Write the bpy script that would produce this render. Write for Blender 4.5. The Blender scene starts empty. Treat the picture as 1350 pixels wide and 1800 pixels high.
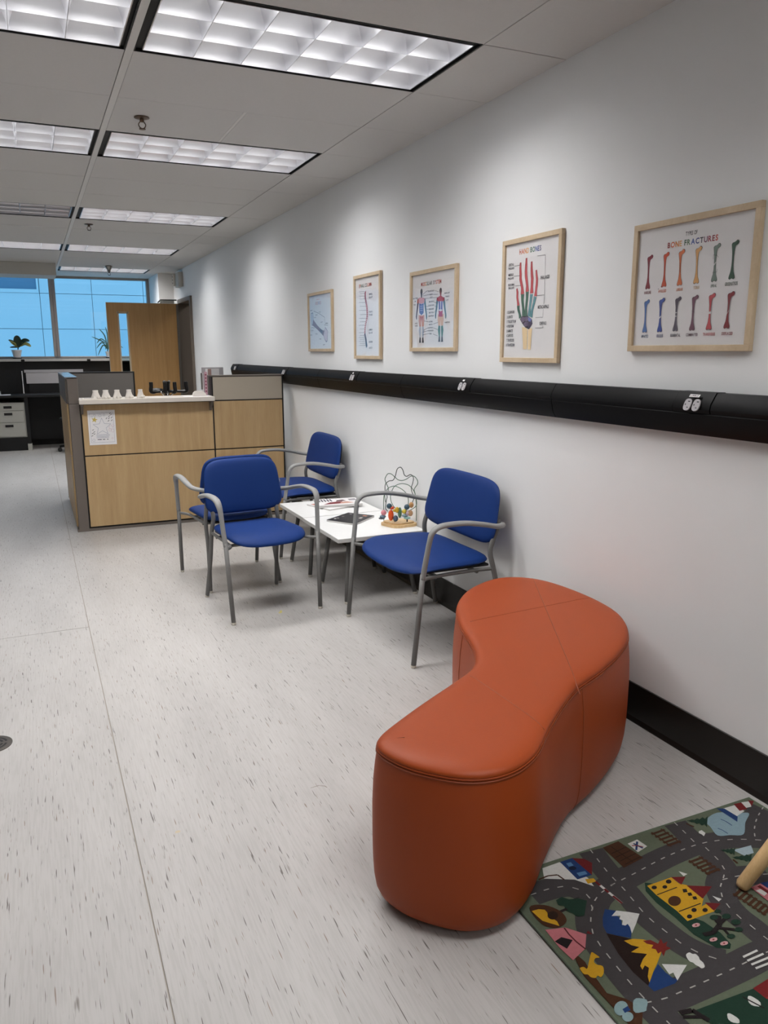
import bpy, bmesh, math, random
from mathutils import Vector, Matrix
from mathutils.geometry import tessellate_polygon
random.seed(7)
sc = bpy.context.scene
C = sc.collection
PI = math.pi

# ------------------------------------------------------------------ camera
F, YAW, PITCH, ROLL, CAMH = 1357.2, 0.4221, -0.2059, -0.0024, 1.4563
_f = Vector((math.sin(YAW)*math.cos(PITCH), math.cos(YAW)*math.cos(PITCH), math.sin(PITCH)))
_r = Vector((math.cos(YAW), -math.sin(YAW), 0))
_u = _r.cross(_f)
RT = math.cos(ROLL)*_r + math.sin(ROLL)*_u
UP = -math.sin(ROLL)*_r + math.cos(ROLL)*_u
cam = bpy.data.cameras.new('camera'); camo = bpy.data.objects.new('camera', cam); C.objects.link(camo)
M = Matrix.Identity(4)
for i in range(3):
    M[i][0] = RT[i]; M[i][1] = UP[i]; M[i][2] = -_f[i]
M[2][3] = CAMH
camo.matrix_world = M
cam.sensor_fit = 'VERTICAL'; cam.sensor_height = 36; cam.lens = F*36/1800
cam.clip_start = 0.02; cam.clip_end = 200
sc.camera = camo
CP = Vector((0, 0, CAMH))
def at(px, py, ax, v):
    """photo pixel -> the point where its ray meets the plane axis=v (floor, wall, table top ...)"""
    d = _f + RT*((px-675)/F) + UP*((900-py)/F)
    return CP + d*((v-CP[ax])/d[ax])

# ------------------------------------------------------------------ world, exposure
w = bpy.data.worlds.new('daylight'); sc.world = w; w.use_nodes = True
bg = w.node_tree.nodes['Background']
bg.inputs[0].default_value = (0.33, 0.69, 1.0, 1); bg.inputs[1].default_value = 1.12
LAMP_W = 43.5
LAMP_COL = (1.0, 0.988, 0.968)
sc.view_settings.view_transform = 'Standard'; sc.view_settings.look = 'None'
sc.view_settings.exposure = 0.0; sc.view_settings.gamma = 1.0; sc.view_settings.use_curve_mapping = False

# ------------------------------------------------------------------ room numbers
XR, XL, YW, YN, HC = 2.085, -3.4, 13.45, -5.5, 2.607
T = 0.6096; Y0 = 3.437; XA = 0.473; XB = 0.440

# ------------------------------------------------------------------ materials
def lin(c):
    if isinstance(c, str):
        c = tuple(int(c[i:i+2], 16)/255 for i in (0, 2, 4))
    return tuple((x/12.92 if x <= .04045 else ((x+.055)/1.055)**2.4) for x in c)
MATS = {}
def mat(name, col, rough=.5, metal=0., noise=0., nscale=40., bump=0., bscale=200., spec=.5, coat=0., stretch=None, sheen=0.):
    if name in MATS: return MATS[name]
    m = bpy.data.materials.new(name); m.use_nodes = True; MATS[name] = m
    nt = m.node_tree; b = nt.nodes['Principled BSDF']
    c = lin(col)
    b.inputs['Base Color'].default_value = (*c, 1); b.inputs['Roughness'].default_value = rough
    b.inputs['Metallic'].default_value = metal; b.inputs['Specular IOR Level'].default_value = spec
    b.inputs['Coat Weight'].default_value = coat; b.inputs['Coat Roughness'].default_value = .1
    if sheen: b.inputs['Sheen Weight'].default_value = sheen
    tc = nt.nodes.new('ShaderNodeTexCoord'); src = tc.outputs['Object']
    if stretch:
        mp = nt.nodes.new('ShaderNodeMapping'); mp.inputs['Scale'].default_value = stretch
        nt.links.new(src, mp.inputs[0]); src = mp.outputs[0]
    n = nt.nodes.new('ShaderNodeTexNoise'); n.inputs['Scale'].default_value = nscale; n.inputs['Detail'].default_value = 3
    nt.links.new(src, n.inputs['Vector'])
    mx = nt.nodes.new('ShaderNodeMix'); mx.data_type = 'RGBA'
    k = max(noise, .02)
    mx.inputs[6].default_value = (*[x*(1-k) for x in c], 1); mx.inputs[7].default_value = (*[min(1, x*(1+k)) for x in c], 1)
    nt.links.new(n.outputs[0], mx.inputs[0]); nt.links.new(mx.outputs[2], b.inputs['Base Color'])
    if bump:
        n2 = nt.nodes.new('ShaderNodeTexNoise'); n2.inputs['Scale'].default_value = bscale; n2.inputs['Detail'].default_value = 2
        nt.links.new(src, n2.inputs['Vector'])
        bp = nt.nodes.new('ShaderNodeBump'); bp.inputs['Strength'].default_value = bump; bp.inputs['Distance'].default_value = .002
        nt.links.new(n2.outputs[0], bp.inputs['Height']); nt.links.new(bp.outputs[0], b.inputs['Normal'])
    return m
def wood(name, c1, c2, scale=(14, 14, .9), rough=.45):
    m = bpy.data.materials.new(name); m.use_nodes = True; MATS[name] = m
    nt = m.node_tree; b = nt.nodes['Principled BSDF']; b.inputs['Roughness'].default_value = rough
    tc = nt.nodes.new('ShaderNodeTexCoord'); mp = nt.nodes.new('ShaderNodeMapping'); mp.inputs['Scale'].default_value = scale
    nt.links.new(tc.outputs['Object'], mp.inputs[0])
    n = nt.nodes.new('ShaderNodeTexNoise'); n.inputs['Scale'].default_value = 1.2; n.inputs['Detail'].default_value = 5; n.inputs['Distortion'].default_value = 1.2
    nt.links.new(mp.outputs[0], n.inputs['Vector'])
    mp2 = nt.nodes.new('ShaderNodeMapping'); mp2.inputs['Scale'].default_value = tuple(s*9 for s in scale)
    nt.links.new(tc.outputs['Object'], mp2.inputs[0])
    n2 = nt.nodes.new('ShaderNodeTexNoise'); n2.inputs['Scale'].default_value = 1.5; n2.inputs['Detail'].default_value = 3
    nt.links.new(mp2.outputs[0], n2.inputs['Vector'])
    ad = nt.nodes.new('ShaderNodeMath'); ad.operation = 'MULTIPLY_ADD'; ad.inputs[1].default_value = .45
    nt.links.new(n2.outputs[0], ad.inputs[0]); nt.links.new(n.outputs[0], ad.inputs[2])
    cr = nt.nodes.new('ShaderNodeValToRGB')
    cr.color_ramp.elements[0].position = .45; cr.color_ramp.elements[0].color = (*lin(c2), 1)
    cr.color_ramp.elements[1].position = .95; cr.color_ramp.elements[1].color = (*lin(c1), 1)
    nt.links.new(ad.outputs[0], cr.inputs[0]); nt.links.new(cr.outputs[0], b.inputs['Base Color'])
    return m
def emis_free_glass(name, tint, gloss_rough=.02, bump=0., fac=None):
    m = bpy.data.materials.new(name); m.use_nodes = True; MATS[name] = m
    nt = m.node_tree; nt.nodes.remove(nt.nodes['Principled BSDF']); out = nt.nodes['Material Output']
    tr = nt.nodes.new('ShaderNodeBsdfTransparent'); tr.inputs[0].default_value = (*tint, 1)
    gl = nt.nodes.new('ShaderNodeBsdfGlossy'); gl.inputs['Roughness'].default_value = gloss_rough
    lw = nt.nodes.new('ShaderNodeLayerWeight'); pw = nt.nodes.new('ShaderNodeMath'); pw.operation = 'POWER'; pw.inputs[1].default_value = 5
    nt.links.new(lw.outputs['Facing'], pw.inputs[0])
    fr = nt.nodes.new('ShaderNodeMath'); fr.operation = 'MULTIPLY_ADD'; fr.inputs[1].default_value = .9; fr.inputs[2].default_value = .04
    nt.links.new(pw.outputs[0], fr.inputs[0])
    mx = nt.nodes.new('ShaderNodeMixShader')
    nt.links.new(fr.outputs[0], mx.inputs[0]); nt.links.new(tr.outputs[0], mx.inputs[1]); nt.links.new(gl.outputs[0], mx.inputs[2])
    nt.links.new(mx.outputs[0], out.inputs[0])
    if bump:
        tc = nt.nodes.new('ShaderNodeTexCoord'); n = nt.nodes.new('ShaderNodeTexNoise'); n.inputs['Scale'].default_value = 5
        bp = nt.nodes.new('ShaderNodeBump'); bp.inputs['Strength'].default_value = bump; bp.inputs['Distance'].default_value = .02
        nt.links.new(tc.outputs['Object'], n.inputs['Vector']); nt.links.new(n.outputs[0], bp.inputs['Height']); nt.links.new(bp.outputs[0], gl.inputs['Normal'])
    return m
def floor_mat():
    m = bpy.data.materials.new('streaked_vinyl'); m.use_nodes = True
    nt = m.node_tree; b = nt.nodes['Principled BSDF']; b.inputs['Roughness'].default_value = .42; b.inputs['Specular IOR Level'].default_value = .4
    tc = nt.nodes.new('ShaderNodeTexCoord')
    def nz(scale, s, det=2, off=0):
        mp = nt.nodes.new('ShaderNodeMapping'); mp.inputs['Scale'].default_value = scale; mp.inputs['Location'].default_value = (off, off*.7, off*1.3)
        nt.links.new(tc.outputs['Object'], mp.inputs[0])
        n = nt.nodes.new('ShaderNodeTexNoise'); n.inputs['Scale'].default_value = s; n.inputs['Detail'].default_value = det
        nt.links.new(mp.outputs[0], n.inputs['Vector']); return n.outputs[0]
    def ramp(v, p0, c0, p1, c1):
        r = nt.nodes.new('ShaderNodeValToRGB'); e = r.color_ramp.elements
        e[0].position = p0; e[0].color = (*c0, 1); e[1].position = p1; e[1].color = (*c1, 1)
        nt.links.new(v, r.inputs[0]); return r.outputs[0]
    def mul(a, b_, f=1.):
        x = nt.nodes.new('ShaderNodeMix'); x.data_type = 'RGBA'; x.blend_type = 'MULTIPLY'; x.inputs[0].default_value = f
        nt.links.new(a, x.inputs[6]); nt.links.new(b_, x.inputs[7]); return x.outputs[2]
    base = ramp(nz((1, .25, 1), 5, 4), .3, lin('aeaba8'), .7, lin('b9b6b3'))
    soft = ramp(nz((170, 9, 1), 1.0, 3, 3), .40, (.80, .79, .77), .56, (1, 1, 1))
    dark = ramp(nz((230, 12, 1), 1.0, 1.5, 11), .685, (1, 1, 1), .735, (.30, .27, .26))
    brown = ramp(nz((200, 12, 1), 1.0, 1.5, 23), .69, (1, 1, 1), .74, (.55, .44, .36))
    big = ramp(nz((70, 9, 1), 1.0, 2, 31), .70, (1, 1, 1), .78, (.6, .57, .54))
    col = mul(mul(mul(mul(base, soft, .36), dark), brown), big)
    nt.links.new(col, b.inputs['Base Color'])
    return m
m_floor = floor_mat()
m_wall = mat('painted_wall', 'e5e6e6', .6, bump=.06, bscale=350, noise=.012, nscale=3)
m_wall_beige = mat('grey_painted_wall', 'b9b6ae', .6)
m_tile = mat('ceiling_tile_mineral', 'cccac7', .9, noise=.03, nscale=60, bump=.25, bscale=500)
m_runner = mat('runner_metal', 'd6d4d0', .5)
m_dark = mat('black_gap', '0b0a0a', .6)
m_black = mat('black_rubber', '15120f', .42, noise=.1)
m_blackpl = mat('black_enamel', '040405', .42, bump=.02, spec=.12)
m_blackmat = mat('black_laminate', '0d0d0f', .5)
m_louver = mat('louvre_aluminium', 'd9d9dd', .30, metal=1.)
m_lhouse = mat('lamp_housing_white', 'd8d8d8', .5)
m_oak = wood('oak_veneer_counter', 'bfa277', 'ad8f64', (11, 11, .7), .42)
m_oakdoor = wood('oak_veneer_door', 'bd945f', 'a87f4a', (16, 16, .6), .4)
m_pine = wood('pale_oak_frame', 'cdb99c', 'bba586', (30, 6, 6), .5)
m_beech = wood('beech', 'd9ba8b', 'c39f6c', (40, 40, 5), .45)
m_taupe = mat('taupe_metal_trim', '6a625b', .45)
m_fabric_grey = mat('grey_panel_fabric', '6e6a66', .9, bump=.3, bscale=900, noise=.05, nscale=300)
m_beige = mat('beige_panel_fabric', 'b1a797', .9, bump=.3, bscale=900, noise=.05, nscale=300)
m_ledge = mat('pale_laminate', 'd8d0c6', .4)
m_white = mat('white_laminate', 'e9e9e8', .35)
m_whedge = mat('grey_white_edge', 'c9c8c5', .45)
m_orange = mat('orange_vinyl', '9a4012', .5, noise=.03, nscale=6, bump=.12, bscale=420, spec=.3)
m_orange_d = mat('orange_seam', '8a3c15', .5)
m_blue = mat('blue_vinyl', '10306c', .6, noise=.02, bump=.06, bscale=500, spec=.2)
m_armgrey = mat('grey_plastic_arm', '898988', .5)
m_leggrey = mat('grey_tube_metal', '696866', .48)
m_clear = mat('pale_glide', 'c7c2b6', .4)
m_blackplastic = mat('black_plastic', '121212', .35)
m_chrome = mat('chrome', 'd5d5d5', .15, metal=1.)
m_paper = mat('white_paper', 'e8e6e6', .65)
m_paper_grey = mat('pages_grey', 'c9c7c4', .8, noise=.2, nscale=300, stretch=(1, 1, 40))
m_plaster = mat('white_plaster', 'e6e0d8', .6)
m_grey_steel = mat('pale_grey_steel', 'b3b2aa', .45)
m_alum = mat('window_aluminium', 'a09a96', .4, metal=.4)
m_sill = mat('grey_sill', 'b9b6b2', .5)
m_glass = emis_free_glass('window_glass', (.86, .96, 1.0))
m_glaze = emis_free_glass('poster_acrylic', (.99, .99, .99), .03, bump=.08)
m_facade = mat('pale_cladding', 'e2e9ee', .6, noise=.03, nscale=1.5)
m_facwin = mat('facade_window', '6f8ba6', .5, noise=.06, nscale=4)
m_joint = mat('facade_joint', '9fb4c2', .7)
m_leafd = mat('dark_leaf', '17301d', .4)
m_leafv = mat('variegated_leaf', '8d8a45', .4, noise=.5, nscale=30)
m_leafs = mat('spiky_leaf', '3b5a4a', .5)
m_soil = mat('soil', '2a2019', .9)
m_pot = mat('white_pot', 'd9d6d4', .4)
m_jamb = mat('brown_door_frame', '6b6157', .5)
m_jambin = mat('brown_corridor', '7d6a52', .8)
m_steel = mat('hinge_steel', '8d8a85', .35, metal=.8)
m_bronze = mat('bronze_brass', '6b5a4e', .35, metal=.8)
m_drain = mat('drain_metal', '5c5752', .4, metal=.6)
m_weld = mat('vinyl_weld_seam', '9c948a', .6)
m_board = mat('pale_grey_board', 'aeabae', .6)

# ------------------------------------------------------------------ mesh helpers
def cross_obj(name, verts, faces, mats, parent=None, idx=None, smooth=False):
    me = bpy.data.meshes.new(name); me.from_pydata([tuple(v) for v in verts], [], faces)
    for m in (mats if isinstance(mats, (list, tuple)) else [mats]): me.materials.append(m)
    if idx:
        for p, i in zip(me.polygons, idx): p.material_index = i
    if smooth:
        me.polygons.foreach_set('use_smooth', [True]*len(me.polygons))
    me.update()
    o = bpy.data.objects.new(name, me); C.objects.link(o)
    if parent: o.parent = parent
    return o
class MB:
    def __init__(s): s.v = []; s.f = []; s.i = []
    def add(s, vs, fs, mi=0):
        b = len(s.v); s.v += [Vector(v) for v in vs]
        for f in fs: s.f.append(tuple(b+i for i in f)); s.i.append(mi)
        return s
    def box(s, x0, x1, y0, y1, z0, z1, mi=0, bev=0.):
        if bev:
            bm = bmesh.new(); bmesh.ops.create_cube(bm, size=1)
            for v in bm.verts: v.co = Vector(((x0+x1)/2+v.co.x*(x1-x0), (y0+y1)/2+v.co.y*(y1-y0), (z0+z1)/2+v.co.z*(z1-z0)))
            bmesh.ops.bevel(bm, geom=bm.edges[:], offset=bev, segments=2, profile=.5, affect='EDGES')
            bm.verts.index_update()
            s.add([v.co.copy() for v in bm.verts], [tuple(v.index for v in f.verts) for f in bm.faces], mi); bm.free()
            return s
        return s.add([(x0,y0,z0),(x1,y0,z0),(x1,y1,z0),(x0,y1,z0),(x0,y0,z1),(x1,y0,z1),(x1,y1,z1),(x0,y1,z1)],
                     [(0,3,2,1),(4,5,6,7),(0,1,5,4),(1,2,6,5),(2,3,7,6),(3,0,4,7)], mi)
    def prism(s, poly, axis, a, b, mi=0):
        """poly: 2D outline in the other two axes (cyclic order), extruded along axis from a to b"""
        def P(q, t):
            l = [0, 0, 0]; o = [k for k in range(3) if k != axis]; l[o[0]] = q[0]; l[o[1]] = q[1]; l[axis] = t; return tuple(l)
        n = len(poly)
        vs = [P(q, a) for q in poly]+[P(q, b) for q in poly]
        fs = [(i, (i+1) % n, n+(i+1) % n, n+i) for i in range(n)]
        for tri in tessellate_polygon([[Vector((q[0], q[1], 0)) for q in poly]]):
            fs.append(tuple(reversed(tri))); fs.append(tuple(n+k for k in tri))
        return s.add(vs, fs, mi)
    def lathe(s, prof, cx=0, cy=0, n=24, mi=0, M_=None):
        vs = []; fs = []
        for r, z in prof:
            for k in range(n):
                a = 2*PI*k/n; vs.append(Vector((cx+r*math.cos(a), cy+r*math.sin(a), z)))
        if M_: vs = [M_ @ v for v in vs]
        for j in range(len(prof)-1):
            for k in range(n):
                fs.append((j*n+k, j*n+(k+1) % n, (j+1)*n+(k+1) % n, (j+1)*n+k))
        fs.append(tuple(reversed(range(n)))); fs.append(tuple((len(prof)-1)*n+k for k in range(n)))
        return s.add(vs, fs, mi)
    def sweep(s, pts, ra, rb=None, n=10, ref=(0, 0, 1), mi=0, closed=False):
        pts = [Vector(p) for p in pts]; N = len(pts)
        ra = ra if isinstance(ra, (list, tuple)) else [ra]*N
        rb = ra if rb is None else (rb if isinstance(rb, (list, tuple)) else [rb]*N)
        vs = []; fs = []; prev = None
        for i, p in enumerate(pts):
            a = pts[(i-1) % N] if (closed or i) else p; b = pts[(i+1) % N] if (closed or i < N-1) else p
            t = (b-a).normalized()
            if prev is None:
                u = Vector(ref); u = (u-t*u.dot(t))
                if u.length < 1e-4: u = Vector((1, 0, 0)); u = u-t*u.dot(t)
            else: u = prev-t*prev.dot(t)
            u.normalize(); prev = u; sd = t.cross(u)
            for k in range(n):
                g = 2*PI*k/n; vs.append(p+sd*(math.cos(g)*ra[i])+u*(math.sin(g)*rb[i]))
        R_ = N if closed else N-1
        for j in range(R_):
            for k in range(n):
                j2 = (j+1) % N; fs.append((j*n+k, j*n+(k+1) % n, j2*n+(k+1) % n, j2*n+k))
        if not closed: fs.append(tuple(reversed(range(n)))); fs.append(tuple((N-1)*n+k for k in range(n)))
        return s.add(vs, fs, mi)
    def sphere(s, c, r, n=12, m=8, sc_=(1, 1, 1), mi=0):
        prof = [(max(1e-4, math.sin(PI*j/m)), -math.cos(PI*j/m)) for j in range(m+1)]
        return s.lathe(prof, n=n, mi=mi, M_=Matrix.Translation(Vector(c)) @ Matrix.Diagonal((r*sc_[0], r*sc_[1], r*sc_[2], 1)))
    def poly(s, pts, mi=0):
        pts = [Vector(p) for p in pts]
        return s.add(pts, [tuple(t) for t in tessellate_polygon([pts])], mi)
    def build(s, name, mats, parent=None, smooth=False, angle=None):
        o = cross_obj(name, s.v, s.f, mats, parent, s.i, smooth)
        if angle is not None:
            bm = bmesh.new(); bm.from_mesh(o.data); bmesh.ops.recalc_face_normals(bm, faces=bm.faces)
            for e in bm.edges:
                e.smooth = not (len(e.link_faces) == 2 and e.calc_face_angle(0) > math.radians(angle))
            for f in bm.faces: f.smooth = True
            bm.to_mesh(o.data); bm.free()
        return o
def catmull(pts, n=8, closed=False):
    pts = [Vector(p) for p in pts]; N = len(pts); out = []
    for i in range(N if closed else N-1):
        g = (lambda k: pts[k % N]) if closed else (lambda k: pts[min(max(k, 0), N-1)])
        p0, p1, p2, p3 = g(i-1), g(i), g(i+1), g(i+2)
        for j in range(n):
            t = j/n
            out.append(.5*((2*p1)+(p2-p0)*t+(2*p0-5*p1+4*p2-p3)*t*t+(3*p1-p0-3*p2+p3)*t**3))
    if not closed: out.append(pts[-1])
    return out
def empty(name, loc=(0, 0, 0), rz=0.):
    o = bpy.data.objects.new(name, None); C.objects.link(o); o.location = loc; o.rotation_euler = (0, 0, rz); o.empty_display_size = .05
    return o
def tag(o, label=None, cat=None, group=None, kind=None):
    if label: o['label'] = label
    if cat: o['category'] = cat
    if group: o['group'] = group
    if kind: o['kind'] = kind
    return o
def thing(name, label, cat, loc=(0, 0, 0), rz=0., group=None): return tag(empty(name, loc, rz), label, cat, group)
def box(name, m, d, parent=None, bev=0., kind=None):
    o = MB().box(*d, bev=bev).build(name, m, parent)
    if kind: o['kind'] = kind
    return o
def copy_obj(o, parent=None):
    c = o.copy(); C.objects.link(c)
    if parent: c.parent = parent
    return c
def copy_tree(o, parent=None):
    c = copy_obj(o, parent)
    for ch in [x for x in C.objects if x.parent == o]: copy_tree(ch, c)
    return c

# ---- letters: one mesh per character, made once
GL = {}
def load_glyphs():
    chars = 'ABCDEFGHIJKLMNOPQRSTUVWXYZ0123456789-'
    obs = []
    for ch in chars:
        cu = bpy.data.curves.new('glyph', 'FONT'); cu.body = ch; cu.resolution_u = 3; cu.offset = .026
        o = bpy.data.objects.new('glyph', cu); C.objects.link(o); obs.append((ch, o, cu))
    dg = bpy.context.evaluated_depsgraph_get(); dg.update()
    for ch, o, cu in obs:
        me = bpy.data.meshes.new_from_object(o.evaluated_get(dg))
        vs = [v.co.xy.copy() for v in me.vertices]; fs = [tuple(p.vertices) for p in me.polygons]
        x0 = min(v.x for v in vs); x1 = max(v.x for v in vs)
        GL[ch] = ([(v.x-x0, v.y) for v in vs], fs, x1-x0)
        bpy.data.meshes.remove(me); bpy.data.objects.remove(o); bpy.data.curves.remove(cu)
    h = max(p[1] for p in GL['H'][0])
    for k, (vs, fs, wd) in list(GL.items()): GL[k] = ([(a/h, b/h) for a, b in vs], fs, wd/h)
load_glyphs()
def text_width(s, h, cond=1., sp=.16): return sum(((GL[c][2] if c in GL else .35)+sp) for c in s)*h*cond-sp*h*cond
def put_text(mb, s, org, right, up, h, mi=0, cond=1., sp=.16, align='C', mis=None, fit=None):
    wd = text_width(s, h, cond, sp)
    if fit: cond *= fit/wd; wd = fit
    x = {'C': -wd/2, 'L': 0, 'R': -wd}[align]; org = Vector(org); right = Vector(right); up = Vector(up); k = 0
    for c in s:
        if c in GL:
            vs, fs, gw = GL[c]
            mb.add([org+right*(x+a*h*cond)+up*(b*h) for a, b in vs], fs, mi if mis is None else mis[k % len(mis)])
            x += (gw+sp)*h*cond; k += 1
        else: x += (.35+sp)*h*cond

# ================================================================== STRUCTURE
# floor: base slab and vinyl sheets
fl = box('floor', m_weld, (XL, XR, YN, YW, -.08, -.0035), kind='structure')
for x0, x1, y0, y1 in ((XL, .164, YN, 4.259), (XL, .164, 4.263, YW), (.168, XR, YN, YW)):
    box('vinyl_sheet', m_floor, (x0, x1, y0, y1, -.0034, 0), fl)
def stain(px, py, pts, c):
    q = at(px, py, 2, 0.0004); MB().poly([(q.x+a, q.y+b, .0004) for a, b in pts]).build('floor_stain', mat('stain_'+c, c, .6), fl)
stain(493, 1076, [(-.012, -.02), (.006, -.012), (.012, .01), (.016, .03), (.004, .026), (-.002, .006), (-.014, -.004)], 'c9bd6a')
stain(312, 1462, [(-.008, -.005), (.004, -.007), (.010, 0), (.005, .006), (-.005, .006)], 'bcae92')
stain(562, 1384, [(-.03, .01), (0, .014), (.02, .002), (.024, -.012), (.021, -.011), (.017, .0), (0, .011), (-.03, .008)], '7d746a')
# ceiling: plenum slab, tiles, runner
ce = box('ceiling', m_wall_beige, (XL, XR, YN, YW, HC+.2, HC+.28), kind='structure')
COLS = [(1.697, XR), (XA, 1.693), (XB-1.22, XB), (XB-2.44, XB-1.224), (XL, XB-2.444)]
ROWS = list(range(-15, 17))
lamps = {(1, n) for n in (-9, -5, -1, 2, 6, 10, 14)} | {(2, n) for n in (-1, 2, 6, 10)}
tile_mesh = {}
def ctile(x0, x1, y0, y1):
    key = (round(x1-x0, 4), round(y1-y0, 4))
    if key not in tile_mesh:
        o = MB().box(0, key[0], 0, key[1], 0, .014, bev=.0012).build('ceiling_tile', m_tile, ce); tile_mesh[key] = o.data
    else:
        o = bpy.data.objects.new('ceiling_tile', tile_mesh[key]); C.objects.link(o); o.parent = ce
    o.location = (x0, y0, HC+random.uniform(0, .0012))
g = .0016
for ci, (x0, x1) in enumerate(COLS):
    for n in ROWS:
        y0, y1 = Y0+n*T, Y0+(n+1)*T
        if y0 > YW-.05 or y1 < YN: continue
        y0 = max(y0, YN+.01); y1 = min(y1, YW)
        if (ci, n) in lamps: continue
        if ci == 1 and n == 1:
            ctile(x0, 1.066, y0+g, y1-g); ctile(1.082, x1, y0+g, y1-g)
            box('tile_joint_strip', m_runner, (1.067, 1.081, y0, y1, HC+.001, HC+.012), ce)
            continue
        ctile(x0, x1, y0+g, y1-g)
box('ceiling_runner', m_runner, (XB+.002, XA-.002, YN, YW, HC-.002, HC+.02), ce)
# right wall with the door opening
DY0, DY1, DZ = 11.08, 11.97, 2.15
wr = empty('wall_right'); wr['kind'] = 'structure'
MB().box(XR, XR+.14, YN-.1, DY0, -.08, HC+.28).box(XR, XR+.14, DY1, YW+.1, -.08, HC+.28).box(XR, XR+.14, DY0, DY1, DZ, HC+.28).build('wall_surface', m_wall, wr)
tr = empty('trim_1'); tr['kind'] = 'structure'
for nm, d in (('jamb', (XR-.03, XR+.17, DY0-.05, DY0+.008, 0, DZ+.05)), ('jamb', (XR-.03, XR+.17, DY1-.008, DY1+.05, 0, DZ+.05)), ('head_jamb', (XR-.03, XR+.17, DY0+.008, DY1-.008, DZ-.008, DZ+.05))):
    box(nm, m_jamb, d, tr, bev=.004)
box('door_stop', m_whedge, (XR+.06, XR+.085, DY0+.0085, DY0+.028, 0, DZ-.0085), tr)
co = box('wall_corridor', m_jambin, (XR+1.2, XR+1.3, 9.5, 13.3, -.08, HC), kind='structure')
box('corridor_side', m_jambin, (XR+.17, XR+1.2, 12.6, 12.7, -.08, HC), co); box('corridor_side', m_jambin, (XR+.17, XR+1.2, 10.2, 10.3, -.08, HC), co)
box('corridor_top', m_jambin, (XR+.17, XR+1.2, 10.3, 12.6, 2.5, 2.6), co); box('corridor_floor', m_floor, (XR+.14, XR+1.2, 10.3, 12.6, -.08, 0), co)
cl_ = bpy.data.lights.new('corridor_fill_light', 'AREA'); cl_.shape = 'RECTANGLE'; cl_.size = .3; cl_.size_y = .9; cl_.energy = 7; cl_.color = LAMP_COL  # added unseen fill light, brightens the corridor behind the door opening
clo = bpy.data.objects.new('corridor_fill_light', cl_); C.objects.link(clo); clo.location = (XR+.75, 11.4, 2.49); clo.parent = co
# base boards
bb = MB()
prof = [(XR-.001, .16), (XR-.005, .158), (XR-.005, .02), (XR-.012, .004), (XR-.012, .0), (XR-.001, 0)]
bb.prism([(p[0], p[1]) for p in prof], 1, YN, 6.70).prism([(p[0], p[1]) for p in prof], 1, 6.78, DY0-.06)
o = bb.build('baseboard_right', m_black); o['kind'] = 'structure'
# other walls
box('wall_left', m_wall, (XL-.12, XL, YN, YW, -.08, HC+.28), kind='structure')
box('wall_near', m_wall, (XL-.12, XR, YN-.12, YN, -.08, HC+.28), kind='structure')
SILL = 1.352
wf = empty('wall_far'); wf['kind'] = 'structure'
MB().box(XL-.12, XR+.14, YW, YW+.15, -.08, SILL).build('wall_below_window', m_blackmat, wf)
MB().box(XL-.12, XR, YW, YW+.15, 2.60, HC+.28).build('wall_above_window', m_wall_beige, wf)
MB().box(1.86, XR, 12.44, YW+.15, 0, HC+.28).build('return_pier', m_wall, wf)
# windows
def window(idx, x0, x1):
    wn = empty('window_%d' % idx); wn['kind'] = 'structure'
    z0, z1 = SILL, 2.60
    for nm, d in (('frame_rail', (x0, x1, YW, YW+.07, z0, z0+.03)), ('frame_rail', (x0, x1, YW, YW+.07, z1-.03, z1)),
                  ('frame_stile', (x0, x0+.045, YW-.02, YW+.07, z0+.03, z1-.03)), ('frame_stile', (x1-.045, x1, YW-.02, YW+.07, z0+.03, z1-.03))):
        box(nm, m_alum, d, wn, bev=.004)
    box('pane', m_glass, (x0+.045, x1-.045, YW+.03, YW+.036, z0+.03, z1-.03), wn)
window(1, .40, 1.86); window(2, -1.10, .398); window(3, -2.6, -1.102); window(4, XL, -2.602)
sl = box('window_sill', m_sill, (XL, 1.855, YW-.16, YW+.0, SILL-.045, SILL-.005), bev=.004, kind='structure')
for px in (40, 156):
    p = at(px, 633, 1, YW-.165)
    box('sill_clip', m_blackplastic, (p.x-.025, p.x+.025, YW-.168, YW-.159, SILL-.05, SILL-.012), sl)
# lowered bulkhead left of the runner
b = box('trim_2', m_wall_beige, (XL, .415, 11.56, 12.15, 2.45, HC-.003), kind='structure')
# small emergency unit box on the right wall, near the door
eb = thing('emergency_light', 'small grey emergency lighting box high on the wall above the door', 'wall unit', (XR, 11.75, 2.36))
box('housing', m_wall_beige, (-.07, 0, -.14, .14, 0, .2), eb, bev=.008)
box('lamp_bar', m_plaster, (-.105, -.071, .08, .13, .02, .19), eb, bev=.006)
for i in range(3): box('lamp_head', m_taupe, (-.109, -.1052, .095, .115, .05+i*.045, .07+i*.045), eb)

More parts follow.
